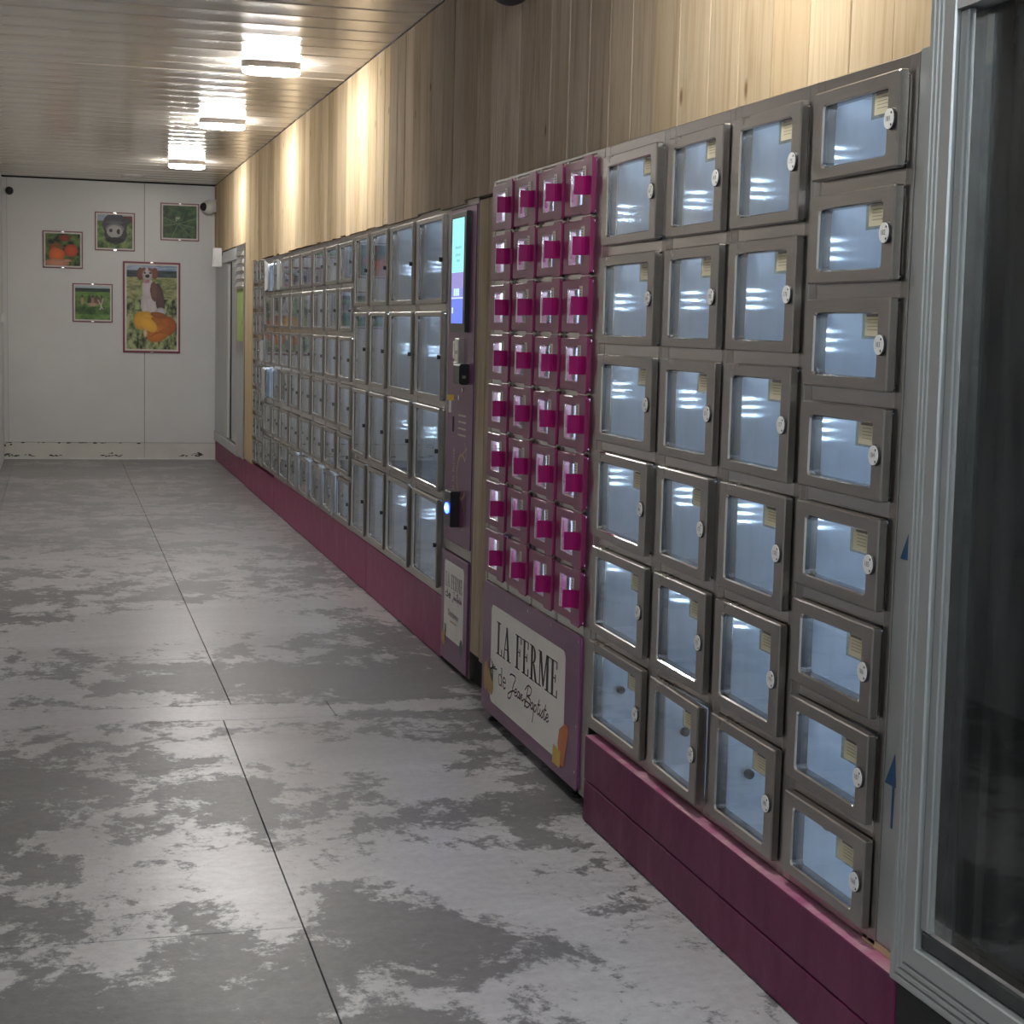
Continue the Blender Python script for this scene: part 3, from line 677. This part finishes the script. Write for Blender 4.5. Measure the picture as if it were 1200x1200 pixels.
for k in range(4):
    for i, (lo, hi) in enumerate(rw): plum_door(vm, V(ys[k+1]-.008), lo, pc-.016, hi-lo, i, '')
# logo panel
b = MB(); Pn = rrect(V(4.852), V(6.066), .042, .540, .018, 5); Pc = rrect(V(4.854), V(6.064), .044, .538, .017, 5)
b.loops([at_x(Pn, .001), at_x(Pn, -.006), at_x(Pc, -.008)], 0, True, True)
pn = link('printed_panel', b.mesh('printed_panel', ['panel']), vm)
b = MB(); X = -.0086
b.loops([at_x(rrect(V(5.0), V(5.937), .094, .466, .030, 5), X)], 0, True)
serif_text(b, 'LA FERME', -V(5.855), -V(5.080), .292, .122, X-.0005, 1); serif_text(b, 'LA FERME', -V(5.850), -V(5.075), .292, .122, X-.0007, 1)
def small_de(b, u0, v0, h, x, mi):
    c = [(u0+.022*math.cos(t)+.022, v0+h*.30+h*.30*math.sin(t)) for t in np.linspace(0, 2*PI, 17)]
    stroke(b, c, .005, x, mi); stroke(b, [(u0+.043, v0), (u0+.043, v0+h)], .007, x, mi); stroke(b, [(u0+.033, v0+h*.98), (u0+.046, v0+h*.98)], .004, x, mi); stroke(b, [(u0+.04, v0+.002), (u0+.053, v0+.002)], .004, x, mi)
    e = [(u0+.062, v0+h*.34), (u0+.098, v0+h*.36), (u0+.094, v0+h*.53), (u0+.078, v0+h*.60), (u0+.063, v0+h*.45), (u0+.064, v0+h*.16), (u0+.080, v0+.0), (u0+.100, v0+h*.12)]
    stroke(b, spline(e, 4), .006, x, mi)
small_de(b, -V(5.815), .183, .068, X-.0005, 1)
script_text(b, 'Jean-Baptiste', -V(5.665), -V(5.17), .190, .026, .0062, X-.0005, 2)
# onion & leek, carrot & cheese motifs
for dy, dz, ry, rz in ((0, 0, .030, .050), (.045, .012, .028, .056), (-.04, -.005, .028, .04)):
    P_ = [(V(5.955+dy)+ry*math.cos(t), .165+dz+rz*math.sin(t)) for t in np.linspace(0, 2*PI, 17)[:-1]]; b.add(at_x(P_, X-.0007-abs(dy)*.01), [tuple(range(16))], 3)
stroke(b, spline([(-V(5.965), .21), (-V(5.975), .235), (-V(5.97), .255)]), .008, X-.001, 3)
for k in range(5): stroke(b, spline([(-V(5.90), .175), (-V(5.895+.012*k), .215), (-V(5.925-.022*k), .258-.006*k)]), .006, X-.0014, 4)
b.add([(X-.0008, V(5.03), .085), (X-.0008, V(4.99), .085), (X-.0008, V(4.945), .225), (X-.0008, V(4.985), .232), (X-.0008, V(5.045), .20), (X-.0008, V(5.06), .15)], [tuple(range(6))], 5)
b.add([(X-.0012, V(5.115), .072), (X-.0012, V(5.03), .072), (X-.0012, V(5.025), .128), (X-.0012, V(5.108), .136)], [(0, 1, 2, 3)], 6)
link('printed_logo', b.mesh('printed_logo', ['sign', 'ink', 'plum_ink', 'onion', 'leaf', 'orange', 'cheese'], recalc=False), pn)
b = MB()
for y_, z_ in ((5.72, .522), (5.45, .522), (5.17, .522), (4.87, .523), (4.875, .42), (4.87, .25), (4.875, .10), (5.7, .06), (5.3, .06), (5.98, .52)): b.disc(-.0095, -.008, V(y_), z_, .0045, 0, 8)
link('rivet', b.mesh('rivet', ['bright_edge']), pn)['kind'] = 'stuff'
for y_ in (6.0, 4.95):
    for x_ in (.03, .46):
        b = MB(); n = 10; b.loops([[(x_+r_*math.cos(2*PI*i/n), V(y_)+r_*math.sin(2*PI*i/n), z) for i in range(n)] for r_, z in ((.024, 0), (.024, .010), (.010, .016), (.010, .046))], 0, True, True)
        link('foot', b.mesh('foot', ['black_plastic']), vm)
b = MB().box(.05, .50, V(4.80), V(6.05), .004, .044); link('underside_tray', b.mesh('underside_tray', ['dark']), vm)

# ---------------------------------------------------------------- payment terminal
pt = root('payment_terminal', (1.692, 6.92, .0), 'plum payment terminal with a tall lit screen and card reader', 'payment terminal')
def T(y): return y-6.92
b = MB(); b.cbox(0, .03, T(7.150), T(7.186), .015, 2.034, .002).cbox(0, .03, T(6.665), T(6.678), .015, 2.034, .002).cbox(0, .03, T(6.678), T(7.150), 2.008, 2.034, .002).cbox(0, .03, T(6.678), T(7.150), .512, .560, .003)
b.box(.03, .42, T(6.665), T(7.186), .03, 2.034); link('cabinet_body', b.mesh('cabinet_body', ['steel']), pt)
b = MB().cbox(-.004, .03, T(6.68), T(7.148), .562, 2.006, .002); up_p = link('front_panel', b.mesh('front_panel', ['panel']), pt)
b = MB().cbox(-.010, .03, T(6.68), T(7.160), .022, .508, .003); lo_p = link('lower_door', b.mesh('lower_door', ['panel']), pt)
# upper print: gold swirl, faint writing
b = MB(); X = -.0046
cir = [(-T(6.852)+.083*math.cos(t), .860+.095*math.sin(t)) for t in np.linspace(math.radians(50), math.radians(320), 30)]
stroke(b, cir, .012, X, 0); stroke(b, spline([(-T(6.80), .930), (-T(6.775), .96), (-T(6.81), 1.01)]), .006, X, 0)
stroke(b, spline([(-T(6.87), .950), (-T(6.82), .965), (-T(6.762), .99)]), .006, X, 0)
stroke(b, spline([(-T(6.845), .630), (-T(6.80), .645), (-T(6.785), .70), (-T(6.835), .765)]), .006, X, 0)
add_text(b, 'de la ferme', .046, X, T(7.00), .872, 1, 1.2, PI/2)
for k in range(4): b.box(X, X-.0003, T(6.79), T(6.93), 1.035+k*.028, 1.042+k*.028, 1)
link('printed_logo', b.mesh('printed_logo', ['gold', 'beige'], recalc=False), up_p)
# screen
b = MB().cbox(-.024, 0, T(6.775), T(7.045), 1.478, 1.985, .003); sc = link('screen_housing', b.mesh('screen_housing', ['black_plastic']), pt)
im = np.zeros((72, 30, 3)); im[:] = (0.25, .80, .85)
im[37:, :] = (.16, .18, .55); im[37:48] = (.22, .20, .48); im[55:] = (.10, .16, .62)
for rr, a_, c_ in ((19, 7, 25), (24, 9, 22), (28, 11, 20)):
    for q in range(a_, c_):
        if (q*7+rr) % 4: im[rr:rr+2, q] = (.13, .38, .42)
im[48:53, 6:20] = (.5, .75, .95); im[48:53, 10] = (.15, .2, .6); im[48:53, 15] = (.15, .2, .6); im[54, :] = (.5, .6, .85); im[61:65, 2:5] = (.7, .85, 1.0)
picture('screen', im, T(7.022), 1.515, .212, .445, 'side', sc, -.0245, 'screen')
b = MB().cbox(-.010, 0, T(6.955), T(7.035), 1.362, 1.440, .002, 0).box(-.0105, -.010, T(6.975), T(7.02), 1.375, 1.425, 2)
b.cbox(-.030, 0, T(6.845), T(6.925), 1.345, 1.452, .003, 1).box(-.031, -.030, T(6.86), T(6.91), 1.40, 1.445, 0).box(-.031, -.030, T(6.86), T(6.91), 1.35, 1.385, 0)
link('coin_slot', b.mesh('coin_slot', ['bright_edge', 'steel', 'white']), pt)
b = MB().cbox(-.034, 0, T(6.868), T(6.925), 1.262, 1.352, .003, 0)
b.prism([(x_, z_) for x_, z_ in rrect(-.048, 0, 1.258, 1.346, .014, 4)], 1, T(6.755), T(6.866), 1)
b.box(-.034, -.018, T(6.7535), T(6.755), 1.285, 1.297, 2)
link('card_reader', b.mesh('card_reader', ['alu_pale', 'black_plastic', 'steel']), pt)
b = MB().disc(-.010, -.004, T(6.85), 1.233, .010, 0, 10).disc(-.008, -.004, T(6.92), 1.196, .012, 0, 12).box(-.006, -.004, T(7.01), T(7.03), 1.045, 1.11, 1)
link('lock_cylinder', b.mesh('lock_cylinder', ['bright_edge', 'dark']), pt)
# badge scanner box with blue light
b = MB().cbox(-.046, 0, T(6.872), T(6.985), .640, .795, .004, 0); scn = link('scanner_box', b.mesh('scanner_box', ['black_plastic']), pt)
b = MB().disc(-.0500, -.046, T(6.93), .718, .024, 0, 12, .040); link('indicator_light', b.mesh('indicator_light', ['blue_led']), scn)
b = MB().disc(-.052, -.0502, T(6.93), .720, .010, 0, 10, .018); link('indicator_core', b.mesh('indicator_core', ['blue_core']), scn)
# lower sign
b = MB(); X = -.0105
b.loops([at_x(rrect(T(6.742), T(7.100), .130, .472, .022, 5), X)], 0, True)
serif_text(b, 'LA FERME', -T(7.075), -T(6.765), .358, .062, X-.0005, 1)
small_de(b, -T(7.078), .312, .030, X-.0005, 1); script_text(b, 'Jean-Baptiste', -T(6.935), -T(6.775), .315, .012, .0035, X-.0005, 2)
add_text(b, 'Distributeur', .040, X-.0005, T(6.92), .245, 1, 1.0)
b.box(X-.0006, X-.0004, T(6.86), T(6.98), .207, .214, 3)
for dy, ry, rz in ((0, .018, .035), (.03, .016, .03)):
    P_ = [(T(7.09+dy)+ry*math.cos(t), .118+rz*math.sin(t)) for t in np.linspace(0, 2*PI, 13)[:-1]]; b.add(at_x(P_, X-.0009), [tuple(range(12))], 4)
for k in range(4): stroke(b, [(-T(7.06), .13), (-T(7.085-.012*k), .185)], .006, X-.001, 5)
P_ = [(T(6.77)+.028*math.cos(t), .125+.04*math.sin(t)) for t in np.linspace(0, 2*PI, 13)[:-1]]; b.add(at_x(P_, X-.0009), [tuple(range(12))], 5)
link('printed_logo', b.mesh('printed_logo', ['sign', 'ink', 'plum_ink', 'gold', 'onion', 'leaf'], recalc=False), lo_p)
for y_ in (6.72, 7.12):
    b = MB(); n = 8; b.loops([[(.06+.02*math.cos(2*PI*i/n), T(y_)+.02*math.sin(2*PI*i/n), z) for i in range(n)] for z in (0, .03)], 0, True, True); link('foot', b.mesh('foot', ['black_plastic']), pt)
# key hanging in the terminal's lock
b = MB().box(-.052, -.030, -.018, .020, -.010, .014, 0).box(-.030, -.0125, -.003, .003, -.004, .004, 1).box(-.046, -.040, -.010, .012, -.062, -.010, 2)
o = link('key', b.mesh('key', ['yellow', 'bright_edge', 'white']), None, (1.690, 6.92, 1.196)); tag(o, 'yellow headed key with a pale fob in the plum terminal below the card reader', 'key')

# ---------------------------------------------------------------- framed machine at the right edge
fm = root('glazed_machine', (1.56, 2.80, .0), 'large aluminium framed machine with a dark smoked glass front at the right edge', 'vending machine')
fm.rotation_euler = (-.0165, 0, 0)
def G(y): return y-2.80
# profile across the frame member (distance from outer edge, x)
prf = [(0, .05), (0, .004), (.004, 0), (.016, 0), (.019, .005), (.023, 0), (.031, 0), (.034, .005), (.038, 0), (.046, 0), (.049, .005), (.053, 0), (.088, 0), (.090, .004), (.090, .05)]
yo, yi = G(2.768), G(.9); zo, zi = .262, 2.32; YN = -2.2; ZT = 2.35
b = MB(); n = len(prf)
LA = [(x, yo-d, zo+d) for d, x in prf]; LB = [(x, yo-d, ZT-d) for d, x in prf]
b.add(LA+LB, [(i, i+1, i+1+n, i+n) for i in range(n-1)], 0); b.add(LB+[LB[0]], [], 0)
link('frame_stile', b.mesh('frame_stile', ['alu']), fm)
b = MB(); LC = [(x, YN+d, zo+d) for d, x in prf]; b.add(LA+LC, [(i, i+1, i+1+n, i+n) for i in range(n-1)], 0); link('frame_sill', b.mesh('frame_sill', ['alu']), fm)
b = MB(); LD = [(x, YN+d, ZT-.20-d*0) for d, x in prf]
b.box(0.002, .05, YN, yo-.092, 2.085, ZT, 0); link('frame_head', b.mesh('frame_head', ['alu_pale']), fm)
b = MB().cbox(.010, .06, yo-.118, yo-.091, zo+.128, 2.083, .003); link('door_stile', b.mesh('door_stile', ['alu']), fm)
b = MB().cbox(.014, .06, YN, yo-.091, zo+.092, zo+.124, .003); link('door_sill', b.mesh('door_sill', ['backroom']), fm)
b = MB().box(.022, .06, yo-.1225, yo-.1185, zo+.124, 2.083, 0).box(.018, .06, YN, yo-.118, zo+.124, zo+.132, 0); link('glazing_bead', b.mesh('glazing_bead', ['bright_edge']), fm)
b = MB().box(.040, .046, YN, yo-.1225, zo+.132, 2.083); link('pane', b.mesh('pane', ['glass_dark']), fm)
b = MB().inbox(.06, .52, YN, yo-.09, zo+.09, 2.12, 0).box(.06, .53, yo-.088, yo-.002, .27, ZT, 1).box(.53, .54, YN, yo, .27, ZT, 1)
b.box(.12, .16, yo-.155, yo-.095, .36, 2.08, 0).box(.06, .09, yo-.22, yo-.20, .40, 2.08, 0)
for zz in (.75, 1.1, 1.45, 1.8): b.box(.10, .50, YN, yo-.16, zz, zz+.012, 0)
link('machine_interior', b.mesh('machine_interior', ['backroom', 'dark'], recalc=False), fm)
b = MB().box(.008, .10, YN, yo-.018, .01, .258, 0); link('plinth', b.mesh('plinth', ['dark']), fm)
# cover strip between lockers and frame, with blue arrows
o = struct('trim_2', 'grey cover strip with blue arrows between the lockers and the framed machine')
b = MB().box(1.602, 1.64, 2.765, 2.9045, .285, 2.05); link('cover_strip', b.mesh('cover_strip', ['alu']), o)
for z_, s_ in ((.53, 0), (.985, -.016)):
    b = MB().box(1.6010, 1.602, 2.863+s_, 2.870+s_, z_, z_+.085).prism([(2.901+s_, z_+.085), (2.858+s_, z_+.085), (2.866+s_, z_+.150)], 0, 1.6010, 1.602)
    link('arrow_sticker', b.mesh('arrow_sticker', ['blue']), o)

# ---------------------------------------------------------------- far glazed machine beside the end wall
fg = root('glazed_machine', (1.69, 16.5, .22), 'pale aluminium cabinet with sliding glass beside the end wall', 'vending machine')
def Q(y): return y-16.5
b = MB().box(.03, .45, Q(15.12), Q(18.10), .0, 1.96); link('cabinet_body', b.mesh('cabinet_body', ['alu_pale']), fg)
b = MB().cbox(-.02, .03, Q(15.82), Q(17.15), 1.86, 1.975, .006); link('head_rail', b.mesh('head_rail', ['alu_pale']), fg)
b = MB().cbox(-.01, .03, Q(15.78), Q(18.10), .0, .10, .006); link('sill_rail', b.mesh('sill_rail', ['alu_pale']), fg)
b = MB().cbox(0, .03, Q(16.78), Q(18.09), .10, 1.86, .004, 0).box(-.002, .0, Q(16.55), Q(16.78), .12, 1.84, 1); link('fixed_panel', b.mesh('fixed_panel', ['alu_pale', 'white']), fg)
b = MB().box(.005, .03, Q(16.35), Q(16.55), .12, 1.86); link('door_gap', b.mesh('door_gap', ['dark']), fg)
b = MB().cbox(-.004, .03, Q(15.82), Q(16.35), .12, 1.86, .004); link('sliding_door', b.mesh('sliding_door', ['alu_pale']), fg)
b = MB().box(-.006, -.005, Q(15.86), Q(16.30), .2, 1.8); link('pane', b.mesh('pane', ['glass']), fg)
b = MB().cbox(-.02, .03, Q(15.16), Q(15.80), .02, 1.99, .008, 0); pil = link('side_column', b.mesh('side_column', ['steel_rail']), fg)
for k in range(5):
    b = MB().prism([(-.021, 1.60+k*.07), (-.045, 1.60+k*.07), (-.021, 1.645+k*.07)], 1, Q(15.24), Q(15.72)); link('louvre', b.mesh('louvre', ['bright_edge']), pil)
b = MB().box(-.0215, -.0205, Q(15.17), Q(15.74), 1.10, 1.58); link('green_sticker', b.mesh('green_sticker', ['green']), pil)
b = MB().disc(-.03, -.02, Q(15.25), 1.27, .015, 0, 8); link('lock', b.mesh('lock', ['bright_edge']), pil)
b = MB().box(1.585, 1.665, 17.16, 17.19, 2.055, 2.235).box(1.575, 1.665, 17.19, 17.28, 2.05, 2.24); o = link('sensor_box', b.mesh('sensor_box', ['white'])); tag(o, 'white upright sensor box above the cabinet beside the end wall', 'sensor')

# ---------------------------------------------------------------- cameras / discs on the walls
def sphere(b, c, r, mi, n=14, m_=8, half=None):
    L = []
    for j in range(m_+1):
        t = PI*j/m_ if not half else PI/2*j/m_
        L.append([(c[0]+r*math.sin(t)*math.cos(2*PI*i/n), c[1]+r*math.sin(t)*math.sin(2*PI*i/n), c[2]-r*math.cos(t)) for i in range(n)])
    b.loops(L, mi)
r = root('dome_camera', (1.60, 5.92, 2.70), 'dark dome camera hanging at the top of the timber wall above the plum machine', 'camera')
b = MB(); sphere(b, (0, 0, .045), .085, 0, 20, 8, True); link('dome', b.mesh('dome', ['gasket'], True), r)
b = MB(); n = 20; b.loops([[(.09*math.cos(2*PI*i/n), .09*math.sin(2*PI*i/n), z) for i in range(n)] for z in (.045, .075)], 0, True, True); b.box(0, .08, -.02, .02, .05, .075); link('mount', b.mesh('mount', ['alu_pale']), r)
r = root('dome_camera', (1.60, 17.99, 2.70), 'small white camera with dark lens high in the far right corner', 'camera')
b = MB(); sphere(b, (0, 0, 0), .075, 0); b.box(0, .08, -.05, .05, -.05, .08); link('camera_body', b.mesh('camera_body', ['white'], True), r)
b = MB(); sphere(b, (-.045, -.03, 0), .045, 0); link('lens', b.mesh('lens', ['black_plastic'], True), r)
r = root('dome_camera', (-.425, YB, 2.79), 'round black camera high in the far left corner', 'camera')
b = MB(); n = 18; b.loops([[(.042*s*math.cos(2*PI*i/n), yv, .042*s*math.sin(2*PI*i/n)) for i in range(n)] for s, yv in ((1, 0), (1, -.03), (.75, -.055), (.3, -.066))], 0, True, True); link('lens', b.mesh('lens', ['black_plastic'], True), r)

# ---------------------------------------------------------------- pictures on the end wall
def fbm(h, w, base=6, oct_=4):
    out = np.zeros((h, w)); amp = 1; tot = 0
    for o_ in range(oct_):
        n_ = base*2**o_; gx = rng.random((n_+2, n_+2)); yy_ = np.linspace(0, n_, h); xx_ = np.linspace(0, n_, w)
        yi_ = yy_.astype(int); xi_ = xx_.astype(int); fy = (yy_-yi_)[:, None]; fx = (xx_-xi_)[None, :]
        a_ = gx[yi_][:, xi_]; b_ = gx[yi_][:, xi_+1]; c_ = gx[yi_+1][:, xi_]; d_ = gx[yi_+1][:, xi_+1]
        out += amp*((a_*(1-fx)+b_*fx)*(1-fy)+(c_*(1-fx)+d_*fx)*fy); tot += amp; amp *= .6
    return out/tot
def lerp(c0, c1, t): return np.array(c0)*(1-t[..., None])+np.array(c1)*t[..., None]
def foliage(h, w, c0, c1, base=6, sharp=3.0):
    t = np.clip((fbm(h, w, base)-.5)*sharp+.5, 0, 1); return lerp(c0, c1, t)
def grid(h, w): return np.meshgrid(np.linspace(0, 1, w), np.linspace(0, 1, h))
def ell(im, cx, cy, rx, ry, col, rot=0, shade=.35):
    h, w = im.shape[:2]; x, y = grid(h, w); dx, dy = x-cx, y-cy; c, s_ = math.cos(rot), math.sin(rot)
    u = (dx*c+dy*s_)/rx; v = (-dx*s_+dy*c)/ry; d = u*u+v*v; mk = d < 1
    f = 1-shade*np.clip(d, 0, 1)[..., None]; im[mk] = (np.array(col)*f)[mk]
def line(im, x0, y0, x1, y1, wd, col):
    h, w = im.shape[:2]; x, y = grid(h, w); dx, dy = x1-x0, y1-y0; t = np.clip(((x-x0)*dx+(y-y0)*dy)/(dx*dx+dy*dy), 0, 1)
    im[(x-x0-t*dx)**2+(y-y0-t*dy)**2 < wd*wd] = col
def tomato():
    im = foliage(64, 64, (.01, .02, .008), (.12, .20, .05), 7); ell(im, .55, .13, .16, .10, (.30, .04, .02)); ell(im, .3, .45, .2, .16, (.35, .09, .03))
    ell(im, .74, .52, .20, .20, (.62, .09, .03)); ell(im, .32, .66, .24, .24, (.80, .17, .04)); ell(im, .32, .92, .36, .13, (.62, .28, .17)); ell(im, .62, .84, .14, .04, (.6, .28, .18))
    for a_ in range(5): line(im, .38, .44, .38+.16*math.cos(a_*1.1), .42+.07*math.sin(a_*1.4), .012, (.10, .12, .04))
    return im
def pig():
    im = foliage(64, 64, (.04, .08, .02), (.25, .36, .13), 8); im[:12] = (.35, .42, .50); im[12:20] = (.12, .18, .06); im[2:14, 48:] = (.22, .03, .03)
    ell(im, .50, .30, .36, .36, (.09, .09, .11)); ell(im, .52, .58, .33, .30, (.06, .06, .075)); ell(im, .82, .18, .15, .10, (.07, .07, .08), -.5)
    ell(im, .50, .22, .26, .05, (.16, .16, .18)); ell(im, .50, .42, .27, .16, (.30, .29, .31)); ell(im, .49, .50, .23, .19, (.52, .49, .48), 0, .15)
    ell(im, .38, .47, .05, .055, (.03, .03, .03)); ell(im, .60, .50, .05, .08, (.03, .03, .03)); ell(im, .50, .76, .26, .08, (.02, .02, .025)); return im
def plant():
    im = foliage(64, 64, (.015, .045, .02), (.07, .15, .05), 9)
    for x1, y1 in ((0, .36), (.98, .38), (.25, 1), (.86, .97), (.05, .62), (.95, .66), (.3, .1), (.7, .1)): line(im, .45, .56, x1, y1, .008, (.22, .32, .15) if y1 > .3 else (.06, .14, .05))
    for k in range(10): ell(im, .44+random.uniform(-.07, .07), .42+random.uniform(-.07, .07), .022, .022, (.55, .58, .42))
    return im
def team():
    im = foliage(64, 64, (.05, .12, .03), (.17, .32, .08), 8); im[:5] = (.45, .55, .62); im[4:11] = foliage(7, 64, (.01, .025, .02), (.04, .07, .05)); im[11:20] = foliage(9, 64, (.10, .22, .05), (.16, .32, .07))
    im[40:54] *= .6
    for cx, c in ((.20, (.45, .33, .16)), (.40, (.06, .05, .05)), (.50, (.40, .24, .17)), (.62, (.22, .10, .08)), (.76, (.25, .12, .09))):
        ell(im, cx, .45, .055, .13, c); ell(im, cx, .30, .03, .035, (.10, .06, .04))
    ell(im, .50, .55, .16, .06, (.5, .35, .24)); line(im, .80, .37, .72, .70, .014, (.55, .55, .50)); line(im, .66, .42, .80, .68, .014, (.55, .55, .5)); return im
def dog():
    h, w = 150, 88; im = foliage(h, w, (.015, .03, .012), (.42, .48, .22), 14, 3.2); x, y = grid(h, w)
    im[:10] = foliage(10, w, (.18, .28, .45), (.50, .58, .68), 4); im[9:21] = foliage(12, w, (.015, .03, .04), (.06, .10, .10), 6)
    im[21:60] = foliage(39, w, (.12, .18, .06), (.42, .42, .20), 12)
    ell(im, .60, .53, .14, .16, (.10, .045, .045), .2); ell(im, .50, .38, .19, .10, (.55, .50, .52)); ell(im, .46, .46, .18, .18, (.66, .60, .62), .05, .25); ell(im, .66, .40, .09, .20, (.12, .06, .06), -.25)
    ell(im, .42, .27, .12, .13, (.66, .60, .62), 0, .2); ell(im, .55, .31, .08, .12, (.20, .09, .07), -.2)
    ell(im, .37, .52, .05, .12, (.66, .6, .62), 0, .15); ell(im, .52, .53, .06, .12, (.68, .62, .64), 0, .15); ell(im, .68, .55, .11, .05, (.60, .56, .58))
    ell(im, .38, .19, .05, .02, (.6, .3, .35)); ell(im, .27, .10, .07, .075, (.22, .07, .05), .3); ell(im, .56, .09, .07, .065, (.24, .08, .06), -.3); ell(im, .40, .085, .15, .065, (.28, .10, .07)); ell(im, .41, .115, .10, .065, (.60, .52, .54)); ell(im, .40, .07, .035, .07, (.68, .60, .60))
    ell(im, .36, .085, .02, .012, (.02, .02, .02)); ell(im, .47, .085, .02, .012, (.02, .02, .02)); ell(im, .41, .125, .045, .022, (.02, .015, .02)); ell(im, .42, .185, .04, .02, (.55, .22, .25))
    for cx, c in ((.28, (.80, .42, .05)), (.40, (.86, .46, .06)), (.84, (.50, .13, .03)), (.74, (.56, .16, .03)), (.58, (.55, .17, .03))): ell(im, cx, .66 if cx < .5 else .72, .15, .115, c, 0, .3)
    ell(im, .62, .80, .24, .115, (.62, .20, .035), -.15, .3); ell(im, .42, .70, .20, .08, (.88, .48, .06), .3, .2); ell(im, .64, .59, .17, .035, (.36, .11, .03), .1)
    for k in range(4): line(im, .45+.04*k, .86-.02*k, .85, .72+.03*k, .006, (.42, .12, .02))
    ell(im, .37, .81, .04, .05, (.75, .60, .30)); return im
def frame(x0, x1, z0, z1, img, label, big=False):
    r = root('picture_frame', ((x0+x1)/2, YB-.001, z0), label, 'picture', 'pictures on the end wall'); w_, h = x1-x0, z1-z0; ox = -(w_/2)
    e = .020 if big else .010; mt_ = .038 if big else .026
    b = MB()
    def rr(d, y): return [(ox+d, y, d), (ox+w_-d, y, d), (ox+w_-d, y, h-d), (ox+d, y, h-d)]
    b.loops([rr(0, 0), rr(0, -.014), rr(.003, -.018), rr(e, -.018), rr(e, -.010)], 0, True)
    link('frame_edge', b.mesh('frame_edge', ['frame_red']), r)
    b = MB().box(ox+e, ox+w_-e, -.012, -.002, e, h-e); link('mount_board', b.mesh('mount_board', ['mat_white']), r)
    picture('print', img, ox+mt_, mt_, w_-2*mt_, h-2*mt_, 'back', r, -.0128)
    for zz in (.006, h-.006):
        b = MB().box(-.014, .014, -.022, -.016, zz-.005, zz+.005); link('clip', b.mesh('clip', ['bright_edge']), r)
frame(-.095, .309, 2.012, 2.396, tomato(), 'small framed picture of red tomatoes, leftmost on the end wall')
frame(.434, .845, 2.212, 2.612, pig(), 'small framed picture of a dark pig snout, top centre of the end wall')
frame(1.111, 1.515, 2.342, 2.735, plant(), 'small framed picture of a green plant, top right of the end wall')
frame(.204, .614, 1.457, 1.860, team(), 'small framed picture of people sitting in a green field, lowest of the small ones')
frame(.721, 1.320, 1.145, 2.107, dog(), 'tall framed picture of a puppy sitting on a pumpkin', True)
